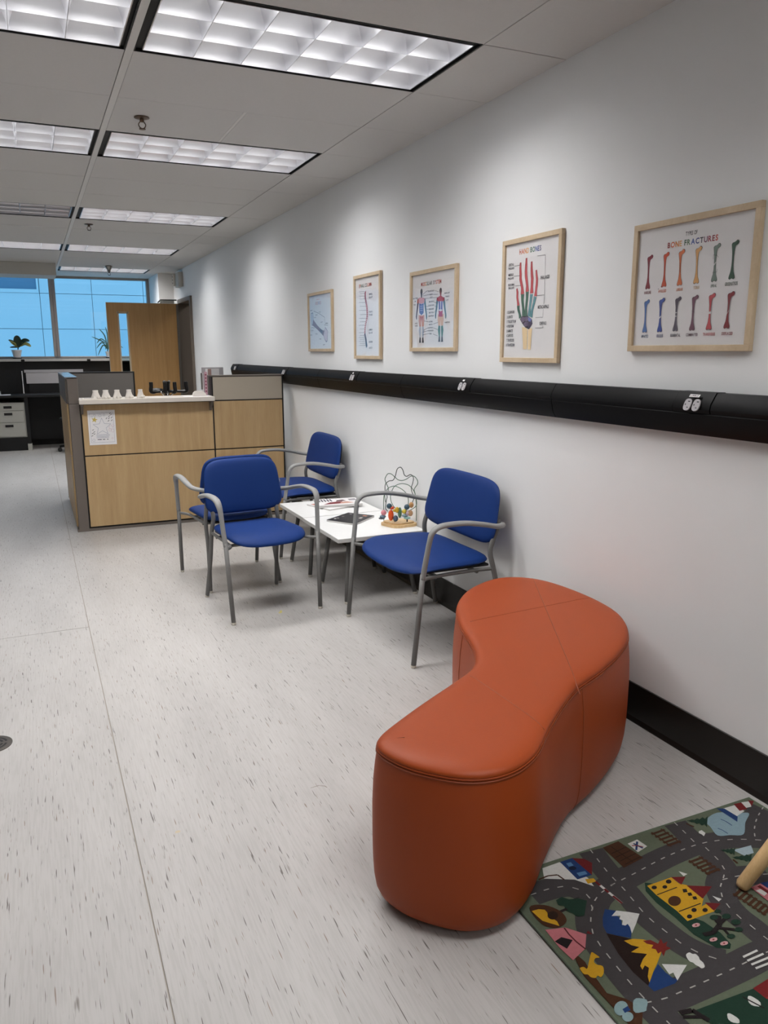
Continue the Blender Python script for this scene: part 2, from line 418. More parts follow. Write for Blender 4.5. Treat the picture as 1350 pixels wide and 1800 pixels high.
# ------------------------------------------------------------------ ceiling lights
def make_lamp(lit):
    root = empty('ceiling_light')
    L, W, Hh = 1.219, T-.002, .135
    h = MB().box(0, .004, 0, W, 0, Hh).box(L-.004, L, 0, W, 0, Hh).box(0, L, 0, .004, 0, Hh).box(0, L, W-.004, W, 0, Hh).build('black_trim', m_dark, root)
    MB().box(0, L, 0, W, Hh, Hh+.004).build('reflector', m_lhouse, root)
    x0, x1, y0, y1 = .034, L-.022, .036, W-.014
    # black slot floor round the louvre
    MB().box(0, x0, 0, W, .012, .03).box(x1, L, 0, W, .012, .03).box(x0, x1, 0, y0, .012, .03).box(x0, x1, y1, W, .012, .03).build('air_slot', m_dark, root)
    zb, zt = .004, .072
    fr = MB().box(x0-.003, x0, y0, y1, zb, zt).box(x1, x1+.003, y0, y1, zb, zt).box(x0, x1, y0-.003, y0, zb, zt).box(x0, x1, y1, y1+.003, zb, zt)
    fr.build('louvre_rim', m_louver, root)
    def wedge(wt):
        l = []
        for k in range(6):
            t = k/5; l.append((.0012+(wt/2)*(t**1.7), zb+(zt-zb)*t))
        return [(-a, z) for a, z in reversed(l)][::-1][::-1]+l
    mesh_x = mesh_y = None
    for k in range(1, 3):
        y = y0+(y1-y0)*k/3
        if mesh_y is None:
            o = MB().prism([(a, z) for a, z in wedge(.05)], 0, x0, x1).build('louvre_blade', m_louver, root, angle=35); mesh_y = o.data
        else:
            o = bpy.data.objects.new('louvre_blade', mesh_y); C.objects.link(o); o.parent = root
        o.location = (0, y, 0)
    for k in range(1, 6):
        x = x0+(x1-x0)*k/6
        if mesh_x is None:
            o = MB().prism([(a, z) for a, z in wedge(.05)], 1, y0, y1).build('louvre_blade', m_louver, root, angle=35); mesh_x = o.data
        else:
            o = bpy.data.objects.new('louvre_blade', mesh_x); C.objects.link(o); o.parent = root
        o.location = (x, 0, 0)
    half = [(a, z) for a, z in wedge(.05) if a > 0]
    e1 = [(0, zb)]+half+[(0, zt)]
    MB().prism([(y0+a, z) for a, z in e1], 0, x0, x1).build('louvre_side', m_louver, root, angle=35); MB().prism([(y1-a, z) for a, z in e1], 0, x0, x1).build('louvre_side', m_louver, root, angle=35)
    MB().prism([(x0+a, z) for a, z in e1], 1, y0, y1).build('louvre_end', m_louver, root, angle=35); MB().prism([(x1-a, z) for a, z in e1], 1, y0, y1).build('louvre_end', m_louver, root, angle=35)
    for k in range(3):
        y = y0+(y1-y0)*(k+.5)/3
        MB().sweep([(x0+.01, y, .1), (x1-.01, y, .1)], .013, n=10).build('fluorescent_tube', m_lhouse, root, smooth=True)
    return root
proto = make_lamp(True)
LROW = { -1: 'nearest in view', 2: 'second row from the camera', 6: 'third row from the camera', 10: 'fourth row from the camera', 14: 'last, by the window'}
first = True; lit_roots = []
for (ci, n) in sorted(lamps, key=lambda q: (q[1], q[0])):
    x0 = COLS[ci][0] if ci == 1 else XB-1.2195
    o = proto if first else copy_tree(proto)
    first = False
    o.location = (x0, Y0+n*T+.001, HC)
    unlit = (ci, n) == (2, 6)
    side = 'right of the ceiling runner' if ci == 1 else 'left of the ceiling runner'
    if n < -4:
        tag(o, 'recessed louvred ceiling light %s the camera, outside the photograph' % ('above' if n == -5 else 'behind'), 'ceiling light', 'louvred ceiling lights')
    else:
        tag(o, ('switched off dark' if unlit else 'lit white')+' louvred ceiling light, %s, %s' % (LROW[n], side), 'ceiling light', 'louvred ceiling lights')
    if not unlit: lit_roots.append(o)
for o in lit_roots:
    la = bpy.data.lights.new('lamp_light', 'AREA'); la.shape = 'RECTANGLE'; la.size = 1.13; la.size_y = .52; la.energy = LAMP_W; la.color = LAMP_COL
    lo = bpy.data.objects.new('lamp_light', la); C.objects.link(lo); lo.parent = o; lo.location = (.61, .30, .082)

# ------------------------------------------------------------------ sprinklers
def sprinkler(px, py, pendant, label):
    p = at(px, py, 2, HC)
    r = thing('fire_sprinkler', label, 'sprinkler', (p.x, p.y, HC), 0, 'ceiling sprinklers')
    MB().lathe([(.001, 0), (.036, 0), (.038, -.004), (.02, -.008), (.001, -.008)], n=20).build('escutcheon', m_bronze, r, angle=40)
    z = -.008
    if pendant:
        MB().lathe([(.055, -.0085), (.04, -.03), (.02, -.06), (.024, -.075), (.018, -.08)], n=20).build('cup', m_steel, r, angle=40); z = -.08
    MB().lathe([(.011, z), (.011, z-.014), (.006, z-.016)], n=12).build('body', m_bronze, r, angle=40)
    for s in (-1, 1):
        MB().sweep(catmull([(s*.009, 0, z-.014), (s*.017, 0, z-.026), (s*.012, 0, z-.04), (0, 0, z-.046)], 4), .0028, n=6).build('frame_arm', m_bronze, r, smooth=True)
    MB().lathe([(.016, z-.046), (.016, z-.049)], n=14).build('deflector', m_bronze, r)
sprinkler(249, 206, False, 'bronze fire sprinkler between the two nearest ceiling lights')
sprinkler(156, 394, False, 'small bronze fire sprinkler past the third row of ceiling lights')
sprinkler(191, 467, True, 'grey hanging fire sprinkler in front of the far window')

# ------------------------------------------------------------------ the open door
dr = tag(empty('door_1', (2.045, 11.93, 0), math.radians(0)), kind='structure')
LW = 1.0; t0, t1 = -.022, .022
vx0, vx1, vz0, vz1 = -LW+.155, -LW+.155+.125, 1.15, 2.0
leaf = MB().box(-LW, vx0, t0, t1, .01, 2.135).box(vx1, 0, t0, t1, .01, 2.135).box(vx0, vx1, t0, t1, .01, vz0).box(vx0, vx1, t0, t1, vz1, 2.135).build('door_leaf', m_oakdoor, dr)
MB().box(-LW-.003, -LW, t0, t1, .01, 2.138).box(-LW, 0, t0, t1, 2.135, 2.138).build('edge_strip', m_grey_steel, dr)
for d in ((vx0-.012, vx0+.008, vz0-.012, vz1+.012), (vx1-.008, vx1+.012, vz0-.012, vz1+.012)): box('glazing_bead', m_pine, (d[0], d[1], t0-.008, t1+.008, d[2], d[3]), dr)
for z in (vz0, vz1): box('glazing_bead', m_pine, (vx0-.02, vx1+.02, t0-.008, t1+.008, z-.014, z+.012), dr)
box('vision_pane', m_glass, (vx0+.008, vx1-.008, -.003, .003, vz0, vz1), dr)
box('hinge_strip', m_steel, (-.03, .0, t0-.004, t1+.002, .02, 2.12), dr)
lv = MB().sweep([(-LW+.09, t0-.002, 1.02), (-LW+.09, t0-.05, 1.02)], .012, n=10).sweep([(-LW+.09, t0-.05, 1.02), (-LW+.2, t0-.05, 1.02)], .01, n=10).build('lever_handle', m_blackplastic, dr, smooth=True)
cl = box('door_closer', m_grey_steel, (-.26, -.06, t0-.045, t0+.002, 2.1385, 2.178), dr, bev=.006)
MB().sweep([(-.29, t0-.03, 2.145), (-.25, t0-.02, 2.184), (-.02, t0-.02, 2.186)], .009, n=8).build('closer_arm', m_blackplastic, dr, smooth=True)

# ------------------------------------------------------------------ building outside
YF = 22.0
fc = thing('facade', 'pale blue clad building wall with panel joints outside the window', 'building', (0, YF, 0))
xs = [-8.6, -6.4, -4.2, -2.0, .36, 1.60, 2.885, 4.17, 5.45, 6.75, 9.0]; zs = [-4.0, -1.6, .4, 2.02, 2.90, 4.6, 6.6, 9.0]
box('backing', m_joint, (-8.7, 9.1, .06, .2, -4.0, 9.0), fc)
for i in range(len(xs)-1):
    for j in range(len(zs)-1):
        if zs[j] == 2.90 and xs[i] < .3: continue
        box('cladding_panel', m_facade, (xs[i]+.006, xs[i+1]-.006, 0, .05, zs[j]+.006, zs[j+1]-.006), fc)
for i in range(4):
    x0, x1 = xs[i]+.012, xs[i+1]-.012
    f = box('window_surround', m_facade, (x0, x1, -.03, .05, 2.90, 2.99), fc)
    box('facade_window_pane', m_facwin, (x0+(0 if i < 3 else 0), x1-.05, .02, .05, 2.99, 4.588), fc)
    box('window_surround', m_facade, (x1-.05, x1, -.03, .05, 2.99, 4.588), fc)

# ================================================================== THINGS
# ------------------------------------------------------------------ wall raceway
rc = thing('wall_raceway', 'long black surface raceway with outlets along the white wall', 'raceway', (XR, 0, 1.245))
ZT, ZM, ZB = .072, .004, -.072
lowp = [(0, ZB), (-.035, ZB), (-.052, ZB+.025), (-.064, ZM-.004), (-.060, ZM), (0, ZM)]
upp = [(0, ZM), (-.062, ZM), (-.067, ZM+.012), (-.062, .035), (-.048, .058), (-.038, ZT), (0, ZT)]
joints = [-1.76, -.26, 1.245, 2.749, 4.252, 5.752, 7.25, 8.64]
for a, b_ in zip(joints[:-1], joints[1:]):
    MB().prism(lowp, 1, a+.0022, b_-.0022).build('channel', m_blackpl, rc, angle=25)
def cover(nm, a, b_, grow=0.):
    pr = [(p[0]-grow if p[0] < 0 else 0, p[1]+(grow if p[1] > .02 else 0)) for p in upp]
    return MB().prism(pr, 1, a+.0016, b_-.0016).build(nm, m_blackpl, rc, angle=25)
cuts = []
outs = [1.885, 3.43, 4.95, 6.56, 8.35]
ed = sorted(joints+outs+[q+.165 for q in outs])
for a, b_ in zip(ed[:-1], ed[1:]):
    isout = any(abs(a-q) < 1e-6 for q in outs)
    cv = cover('outlet_cover' if isout else 'cover', a, b_, .0015 if isout else 0)
    if isout:
        yc = a+.075
        nrm = Vector((-.93, 0, .37)).normalized(); upv = Vector((.37, 0, .93)).normalized()
        for k in (-1, 1):
            c = Vector((-.0675, yc+k*.019, .03))
            mb = MB(); pts = []
            for q in range(20):
                g_ = 2*PI*q/20; cc, ss = math.cos(g_), math.sin(g_)
                pts.append((.015*math.copysign(abs(cc)**.8, cc), .021*math.copysign(abs(ss)**.7, ss)))
            vs = [c+Vector((0, 1, 0))*p+upv*q for p, q in pts]+[c+nrm*.004+Vector((0, 1, 0))*p+upv*q for p, q in pts]
            mb.add(vs, [tuple(range(20, 40))]+[(i, (i+1) % 20, 20+(i+1) % 20, 20+i) for i in range(20)])
            rcp = mb.build('receptacle', m_board, cv)
            s = MB()
            for (dy, dz, wy, wz) in ((-.004, .011, .009, .0035), (-.004, -.010, .007, .003), (.008, .0, .004, .005)):
                cc = c+nrm*.0042
                s.add([cc+Vector((0, dy+sx*wy/2, 0))+upv*(dz+sz*wz/2) for sx, sz in ((-1, -1), (1, -1), (1, 1), (-1, 1))], [(0, 1, 2, 3)])
            # slots join the receptacle mesh face (printed dark)
            me = rcp.data; base = len(me.vertices)
            bm = bmesh.new(); bm.from_mesh(me)
            for f in s.f:
                vv = [bm.verts.new(s.v[i]) for i in f]; nf = bm.faces.new(vv); nf.material_index = 1
            bm.to_mesh(me); bm.free(); me.materials.append(m_dark)
        if a < 6:
            c = Vector((-.058, yc, .060)); n2 = Vector((-.8, 0, .6)).normalized(); u2 = Vector((.6, 0, .8)).normalized()
            big_ = a < 3
            mb = MB(); hw, hh = (.022, .0055) if big_ else (.010, .005)
            c = c+n2*.0015
            mb.add([c+Vector((0, sx*hw, 0))+u2*sz*hh for sx, sz in ((-1, -1), (1, -1), (1, 1), (-1, 1))], [(0, 1, 2, 3)], 0)
            if big_: put_text(mb, 'L-N08-17', c+n2*.0005-u2*.003, (0, -1, 0), u2, .006, 1, fit=.034)
            mb.build('circuit_label', [m_paper, m_dark], cv)

# ------------------------------------------------------------------ posters
PX = XR-.010     # paper plane
CL = {}
def ink(c): return mat('ink_'+c, c, .6)
class Art:
    """flat print on a poster: polygons and letters on the paper plane"""
    def __init__(s, org, scale, yc=0, zc=0): s.mb = MB(); s.m = []; s.o = org; s.s = scale; s.z = 0
    def mi(s, c):
        m = ink(c)
        if m not in s.m: s.m.append(m)
        return s.m.index(m)
    def P(s, x, y): return at(s.o[0]+x/s.s, s.o[1]+y/s.s, 0, PX)
    def lay(s): s.z += .00003; return Vector((-.0004-s.z, 0, 0))
    def poly(s, c, pts, world=False):
        d = s.lay(); s.mb.poly([(p if world else s.P(*p))+d for p in pts], s.mi(c))
    def line(s, c, pts, w=.0012):
        d = s.lay(); P = [s.P(*p) for p in pts]
        for a, b in zip(P[:-1], P[1:]):
            t = (b-a).normalized(); n = Vector((0, -t.z, t.y))*w/2
            s.mb.add([a+n+d, b+n+d, b-n+d, a-n+d], [(0, 1, 2, 3)], s.mi(c))
    def text(s, txt, x, y, hpx, c, wpx=None, align='C', cols=None):
        """hpx, wpx: letter height and full width in crop pixels at that place"""
        d = s.lay(); o = s.P(x, y); h = (s.P(x, y-hpx)-o).length
        fit = None
        if wpx: fit = (s.P(x+wpx/2, y)-s.P(x-wpx/2, y)).length
        put_text(s.mb, txt, o+d, (0, -1, 0), (0, 0, 1), h, s.mi(c), fit=fit, align=align, mis=[s.mi(k) for k in cols] if cols else None)
    def tube(s, c, pts, widths):
        """tapered ribbon, widths in metres"""
        d = s.lay(); P = [s.P(*p) for p in pts]; L = []; R = []
        for i, p in enumerate(P):
            a = P[max(0, i-1)]; b = P[min(len(P)-1, i+1)]; t = (b-a).normalized(); n = Vector((0, -t.z, t.y))
            L.append(p+n*widths[i]/2+d); R.append(p-n*widths[i]/2+d)
        for i in range(len(P)-1): s.mb.add([L[i], L[i+1], R[i+1], R[i]], [(0, 1, 2, 3)], s.mi(c))
    def build(s, parent):
        o = s.mb.build('printed_artwork', s.m); o.parent = parent; o.matrix_parent_inverse = Matrix.Translation(-Vector(parent.location)); return o
def framed(label, yc, zc, wd, ht, art):
    r = thing('framed_poster', label, 'poster', (XR, yc, zc), 0, 'framed anatomy posters')
    fw, dp = .021, .020
    a, b = wd/2, ht/2
    for d in ((-dp, -.001, -a, a, b-fw, b), (-dp, -.001, -a, a, -b, -b+fw)): box('frame_rail', m_pine, d, r, bev=.0012)
    for d in ((-dp, -.001, -a, -a+fw, -b+fw, b-fw), (-dp, -.001, a-fw, a, -b+fw, b-fw)): box('frame_stile', m_pine, d, r, bev=.0012)
    box('paper', m_paper, (-.010, -.004, -a+fw, a-fw, -b+fw, b-fw), r)
    if art: art.build(r)
    box('glazing', m_glaze, (-.0135, -.0125, -a+fw, a-fw, -b+fw, b-fw), r)
    return r
RED, ORG, YEL, GRN, TEAL, BLU, PUR, PNK, CHR, BLK = 'b0342f', 'd9683a', 'e8b070', '3e6b52', '5f8f96', '4a63ae', '6e5a70', 'd86a6c', '4b4850', '2a2830'
# --- bone fractures
A = Art((1090, 340), 5.1923)
A.text('TYPES OF', 652, 378, 36, BLK, 104)
A.text('BONE FRACTURES', 655, 464, 50, RED, 450, cols=['9c3038', 'd9683a', 'e08a3a', 'e8b070', '3e6b52', '5b7f5a', '4a63ae', '3a4a92', '4b4850', '7a4a66', 'a8465c', '8c3038', 'd05048'])
BONE = [(-.09,.03),(-.055,0),(0,.028),(.055,0),(.09,.03),(.086,.08),(.045,.2),(.03,.36),(.028,.58),(.038,.76),(.055,.85),(.085,.865),(.13,.89),(.148,.94),(.125,.985),(.08,.992),(.048,.962),(.01,.945),(-.035,.94),(-.065,.9),(-.055,.82),(-.034,.68),(-.028,.5),(-.03,.35),(-.048,.2),(-.086,.08)]
def bone(c, bx, by, tx, ty, k=1.15, lean=0):
    b = A.P(bx, by); t = A.P(tx, ty); H_ = (t-b).length; up = (t-b).normalized(); rt = Vector((0, -up.z, up.y))
    for dk, cc in ((1.0, '3a3038'), (.9, c)):
        d = A.lay(); pts = []
        for x, y in BONE:
            if dk < 1: x = x-math.copysign(.008, x) if abs(x) < .1 else x-.01; y = .5+(y-.5)*.982
            pts.append(b+rt*(x*H_*k)+up*(y*H_)+d)
        A.mb.poly(pts, A.mi(cc))
    return b, up, rt, H_
def gap(B, f, w, sl=0., c='e8e6e6'):
    b, up, rt, H_ = B; d = A.lay()
    A.mb.poly([b+rt*(-.06*H_)+up*((f-sl)*H_)+d, b+rt*(.06*H_)+up*((f+sl)*H_)+d, b+rt*(.06*H_)+up*((f+sl+w)*H_)+d, b+rt*(-.06*H_)+up*((f-sl+w)*H_)+d], A.mi(c))
row1 = [('8f3340', 252, 876, 268, 560, 'HAIRLINE', 251, 918, 60), ('cf5a3c', 400, 856, 416, 535, 'AVULSED', 385, 903, 72), ('d9794c', 543, 843, 556, 510, 'LINEAR', 543, 889, 58), ('e0ae72', 694, 826, 711, 482, 'TORUS', 697, 872, 54), ('7f9187', 858, 808, 879, 455, 'SPIRAL', 855, 856, 54), ('3f5c4a', 1018, 786, 1046, 424, 'GREENSTICK', 1017, 838, 118)]
row2 = [('5b7db8', 225, 1272, 240, 967, 'IMPACTED', 227, 1317, 62), ('3f55a0', 361, 1268, 377, 952, 'OBLIQUE', 362, 1312, 60), ('625c6a', 503, 1260, 526, 940, 'SEGMENTAL', 505, 1307, 92), ('7d5566', 656, 1254, 680, 925, 'COMMINUTED', 656, 1302, 106), ('c8595e', 810, 1248, 836, 907, 'TRANSVERSE', 813, 1297, 110), ('8d363c', 972, 1236, 1010, 890, 'DISPLACED', 979, 1291, 100)]
inkt = ['7a4a50', 'cf6a4c', 'd98a64', 'd9b48a', '6c7a72', '4b5a50', '5a6a88', '3c4878', '4f4c58', '6c4c5c', 'c06468', '8d363c']
for i, (c, bx, by, tx, ty, nm, lx, ly, lw) in enumerate(row1+row2):
    B = bone(c, bx, by, tx, ty)
    if nm == 'SPIRAL': gap(B, .46, .035, .06); A.line(BLK, [(850, 600), (855, 560), (885, 565), (900, 580)], .0008); A.line(BLK, [(845, 725), (885, 715), (890, 690)], .0008)
    if nm == 'OBLIQUE': gap(B, .42, .04, .04)
    if nm == 'SEGMENTAL': gap(B, .43, .018); gap(B, .53, .02)
    if nm == 'COMMINUTED': gap(B, .5, .006, .02, '4b3040'); gap(B, .53, .006, -.02, '4b3040'); gap(B, .56, .006, .015, '4b3040')
    if nm == 'TRANSVERSE': gap(B, .44, .06)
    if nm == 'DISPLACED': gap(B, .44, .02, .09); gap(B, .40, .01, .09, '8d363c')
    if nm == 'GREENSTICK': A.line(BLK, [(1022, 608), (1042, 604)], .001)
    if nm == 'LINEAR': A.line('7a3a28', [(548, 720), (546, 690), (551, 660), (549, 630)], .0014)
    if nm == 'HAIRLINE': A.line('5a1f28', [(258, 700), (264, 660), (262, 620)], .0007)
    if nm == 'AVULSED': A.poly('8a3c2c', [(372, 850), (384, 838), (380, 862)]); A.poly(BLK, [(345, 874), (354, 866), (352, 876)])
    A.text(nm, lx, ly, 26 if i != 5 else 30, inkt[i], lw)
framed('largest looking framed poster titled types of bone fractures with twelve coloured bones', 2.0715, 1.677, .553, .450, A)
# --- hand bones
A = Art((860, 390), 6.9231)
A.text('HAND BONES', 497, 372, 62, RED, 262, cols=['c8603a', 'd9683a', 'e08a3a', 'e8b070', '3e6b52', '4a7a6a', '4a63ae', '3a4a92', '343a6a'])
for pts, wds in (([(383, 495), (380, 560), (383, 640), (382, 700), (402, 800), (405, 880)], [.010, .014, .016, .017, .016, .026]),
                 ([(455, 440), (452, 520), (448, 600), (450, 660), (463, 770), (464, 850)], [.010, .015, .018, .018, .016, .025]),
                 ([(518, 482), (517, 560), (520, 640), (525, 690), (520, 790), (518, 870)], [.010, .014, .017, .018, .016, .024]),
                 ([(574, 585), (577, 640), (583, 700), (580, 760), (570, 840), (564, 905)], [.009, .012, .014, .015, .013, .020]),
                 ([(337, 812), (345, 860), (343, 920), (350, 970), (356, 1020)], [.008, .014, .014, .013, .018])):
    A.tube('3a3038', pts, [q+.0025 for q in wds]); A.tube('c85a5e', pts, wds)
for pts, wds, c in (([(408, 880), (405, 950), (415, 1050), (420, 1150)], [.024, .018, .016, .024], '557a68'), ([(465, 850), (462, 930), (450, 1050), (445, 1150)], [.022, .016, .015, .024], '557a68'),
                    ([(515, 880), (510, 930), (495, 1050), (485, 1150)], [.020, .016, .014, .022], '6a98a0'), ([(560, 910), (548, 980), (525, 1070), (510, 1160)], [.020, .015, .014, .022], '6a98a0'),
                    ([(356, 1020), (358, 1070), (372, 1120), (380, 1170)], [.020, .016, .014, .020], '4b7060')):
    A.tube('3a3038', pts, [q+.0025 for q in wds]); A.tube(c, pts, wds)
A.poly('3a3038', [(374, 1185), (400, 1150), (470, 1145), (520, 1185), (528, 1240), (505, 1275), (485, 1308), (440, 1285), (405, 1240)])
for c, pts in (('75667c', [(380, 1188), (402, 1156), (440, 1160), (436, 1205), (405, 1232)]), ('7a6c86', [(440, 1158), (470, 1150), (480, 1200), (440, 1215)]), ('7f86c0', [(474, 1155), (518, 1187), (505, 1215), (478, 1210)]),
               ('6c5f78', [(412, 1238), (440, 1218), (478, 1215), (475, 1265), (440, 1278)]), ('5a5068', [(482, 1218), (522, 1212), (525, 1240), (502, 1270), (484, 1300), (470, 1280)])): A.poly(c, pts)
A.poly('ecd3a8', [(400, 1280), (440, 1285), (466, 1310), (460, 1550), (415, 1550), (408, 1400)]); A.poly('ecd3a8', [(474, 1310), (524, 1290), (515, 1400), (506, 1555), (470, 1553)])
for (a, b), lx in zip(((('DISTAL', 535), ('PHALANX', 580)), (('MIDDLE', 658), ('PHALANX', 702)), (('PROXIMAL', 780), ('PHALANX', 818))), (272, 266, 272)):
    A.text(a[0], lx, a[1], 28, CHR, 60 if a[0] != 'PROXIMAL' else 78); A.text(b[0], lx, b[1], 28, CHR, 70)
for l in ([(312, 540), (380, 525)], [(306, 662), (372, 655)], [(320, 780), (390, 775)], [(590, 415), (687, 402), (683, 660)], [(678, 700), (675, 890), (585, 897)], [(675, 890), (668, 1000)], [(662, 1060), (655, 1160), (565, 1165)], [(655, 1265), (655, 1288), (562, 1292)]): A.line(CHR, l, .0016)
A.text('PHALANGES', 682, 692, 42, CHR, 105); A.text('METACARPALS', 660, 1052, 40, BLK, 132); A.text('CARPALS', 655, 1252, 40, CHR, 80)
for i, s_ in enumerate(('1 SCAPHOID', '2 LUNATE', '3 TRIQUETRUM', '4 PISIFORM', '5 HAMATE', '6 CAPITATE', '7 TRAPEZOID', '8 TRAPEZIUM')):
    A.text(s_, 220-i*1.5, 1118+i*56.5, 32, CHR, [88, 66, 106, 82, 72, 78, 92, 98][i], align='L')
framed('portrait framed poster titled hand bones with a coloured skeleton hand', 3.009, 1.6785, .452, .553, A)
# --- muscular system
A = Art((720, 470), 12.0)
A.text('MUSCULAR SYSTEM', 450, 366, 78, RED, 425, cols=[RED, 'cf5040', 'd9683a', 'e08a3a', '3e6b52', CHR, BLK, CHR, BLK, '6e3a50', 'cf5040', RED, 'd9683a', RED])
def figure(x, dy, front):
    q = lambda pts: [(x+a, b+dy) for a, b in pts]
    A.tube(CHR, q([(0, 450), (0, 480), (0, 530), (0, 575), (0, 640)]), [.006, .026, .028, .016, .012])
    for s in (-1, 1):
        A.tube('6a8a98' if s > 0 or not front else '6a6070', q([(s*60, 670), (s*78, 780), (s*85, 860), (s*100, 970), (s*108, 1040), (s*105, 1100)]), [.024, .021, .018, .014, .016, .008])
        A.tube('d8a090' if front else 'dfb9a0', q([(s*28, 1010), (s*32, 1130), (s*28, 1250)]), [.038, .034, .022])
        A.tube('b8c4d6' if front else '5d8a80', q([(s*28, 1250), (s*34, 1340), (s*30, 1440), (s*28, 1490)]), [.020, .027, .017, .012])
        A.tube(CHR, q([(s*28, 1480), (s*30, 1540), (s*30, 1590)]), [.014, .018, .024])
    if front:
        A.poly('d99aa2', q([(-70, 660), (-40, 640), (40, 640), (70, 660), (60, 745), (0, 770), (-60, 745)]))
        A.poly('6a7cb8', q([(-48, 755), (0, 775), (48, 755), (45, 960), (0, 1010), (-45, 960)]))
        for k in range(3): A.line('b8c0e0', q([(-30, 820+k*45), (30, 815+k*45)]), .003)
        A.poly('b84a50', q([(-30, 1030), (-6, 1045), (-10, 1150)])); A.poly('b84a50', q([(30, 1030), (6, 1045), (10, 1150)]))
        A.tube('cf6a50', q([(-72, 680), (-82, 760)]), [.018, .012])
    else:
        A.poly('c05a62', q([(0, 480), (12, 620), (72, 660), (60, 740), (0, 730), (-60, 740), (-72, 660), (-12, 620)]))
        A.poly('6a70b8', q([(-40, 740), (-12, 730), (-6, 900), (-38, 920)])); A.poly('6a70b8', q([(40, 740), (12, 730), (6, 900), (38, 920)]))
        A.poly('b85074', q([(-42, 925), (0, 950), (42, 925), (40, 1060), (-40, 1060)]))
        A.tube('b0403c', q([(-58, 665), (-70, 720)]), [.024, .016]); A.tube('b0403c', q([(58, 665), (70, 720)]), [.024, .016])
figure(252, 0, True); figure(658, -20, False)
labs = ['TRAPEZIUS', 'NECK', 'DELT', 'BRACHIALIS', 'FLEXOR CARPI', 'OBLIQUES', 'RECTUS', 'GLUTEUS', 'SARTORIUS', 'ADDUCTOR', 'GASTROC', 'SOLEUS', 'TIBIALIS']
for s_, y, x, wd in zip(labs, (512, 585, 650, 735, 815, 892, 968, 1038, 1158, 1218, 1288, 1348, 1412), (455, 462, 462, 465, 462, 462, 460, 458, 452, 448, 448, 450, 445), (135, 60, 50, 105, 115, 105, 90, 110, 72, 72, 100, 108, 50)): A.text(s_, x, y, 30, CHR, wd)
for l in ([(385, 490), (330, 530), (275, 585)], [(540, 490), (620, 515)], [(430, 572), (280, 605)], [(500, 570), (600, 568)], [(490, 640), (590, 635)], [(435, 645), (320, 665)], [(410, 820), (320, 832)], [(400, 885), (345, 875)], [(525, 730), (605, 765)], [(530, 810), (600, 840)], [(515, 960), (590, 870)], [(410, 1150), (310, 1130)], [(505, 1195), (610, 1160)], [(400, 1275), (300, 1325)], [(505, 1275), (600, 1310)], [(400, 1335), (290, 1365)], [(415, 1395), (285, 1425)], [(500, 1405), (600, 1445)]): A.line(CHR, l, .0016)
for s_, x, y, wd in (('DELTOID', 128, 668, 100), ('BI', 130, 730, 26), ('TRI', 112, 806, 46), ('QUAD', 145, 1195, 50), ('VASTUS', 148, 1245, 58), ('INFRASP', 798, 552, 108), ('TERES', 804, 624, 82), ('LATS', 800, 702, 50), ('HAMSTRING', 802, 1168, 108)): A.text(s_, x, y, 26, CHR, wd)
framed('landscape framed poster titled muscular system with two figures', 3.948, 1.677, .553, .450, A)
# --- spinal column
A = Art((520, 440), 4.5)
A.text('SPINAL COLUMN', 549, 290, 28, RED, 100, cols=[RED, 'd9683a', '8a5a3a', '3e6b52', CHR, BLK, CHR, CHR, 'e08a3a', 'cf5040', RED, RED])
sp = catmull([(552, 325, 0), (550, 370, 0), (562, 440, 0), (566, 520, 0), (552, 590, 0), (548, 660, 0), (556, 700, 0), (560, 740, 0), (566, 780, 0)], 5)
for i, p in enumerate(sp[:-3]):
    q = sp[i+1]
    A.tube(['a04048', 'c86a6a', 'd08a8a', '6a5a6a', '4b5870'][min(4, i*5//len(sp))], [(p.x-1, p.y), (p.x*.5+q.x*.5, p.y*.25+q.y*.75)], [.026, .022])
    if i % 2 == 0: A.line(CHR, [(508 if i % 4 else 500, p.y+4), (p.x-5, p.y+2)], .0016)
for s_, y in (('CERVICAL', 352), ('C1-7', 378), ('THORACIC', 492), ('T1-12', 516), ('LUMBAR', 634), ('L1-5', 658), ('SACRUM', 730), ('COCCYX', 778)): A.text(s_, 594, y, 13, CHR, 28)
A.line('c86a6a', [(572, 320), (574, 560), (572, 690)], .0016)
framed('narrow portrait framed poster titled spinal column', 4.880, 1.6785, .452, .553, A)
# --- parts of a bone
A = Art((520, 440), 4.5)
A.text('PARTS OF', 176, 392, 9, PNK, 22); A.text('BONES', 178, 428, 24, 'c88a98', 44, cols=['c88a98', 'c8786a', '8a8ab8', 'b89ab0', 'c88a98'])
A.tube('4b5870', [(128, 495), (130, 540), (135, 590)], [.05, .06, .05]); A.tube('c8ccd6', [(128, 500), (130, 540), (135, 585)], [.042, .052, .04])
A.tube('8a6a76', [(135, 570), (170, 610), (205, 645), (225, 660)], [.05, .03, .03, .05]); A.tube('5a5464', [(190, 628), (212, 650)], [.026, .03])
A.tube('8a8a98', [(225, 640), (240, 670), (245, 725)], [.08, .10, .03]); A.tube('d8c8d2', [(226, 645), (240, 670), (244, 715)], [.07, .09, .02])
for l in ([(140, 480), (185, 500), (228, 530), (232, 580), (255, 578)], [(120, 640), (125, 610), (150, 615)], [(225, 590), (255, 592)]): A.line(CHR, l, .003)
for s_, x, y in (('HEAD', 124, 480), ('NECK', 190, 492), ('BONE', 165, 515), ('SPONGY', 153, 536), ('SHAFT', 205, 572), ('MARROW', 245, 580), ('CORTEX', 133, 640), ('DISTAL', 165, 665), ('TISSUE', 122, 675), ('VEIN', 195, 705), ('JOINT', 224, 750)): A.text(s_, x, y, 8, CHR, 16)
framed('farthest and smallest looking framed poster, a pale diagram of one bone', 5.814, 1.677, .553, .450, A)

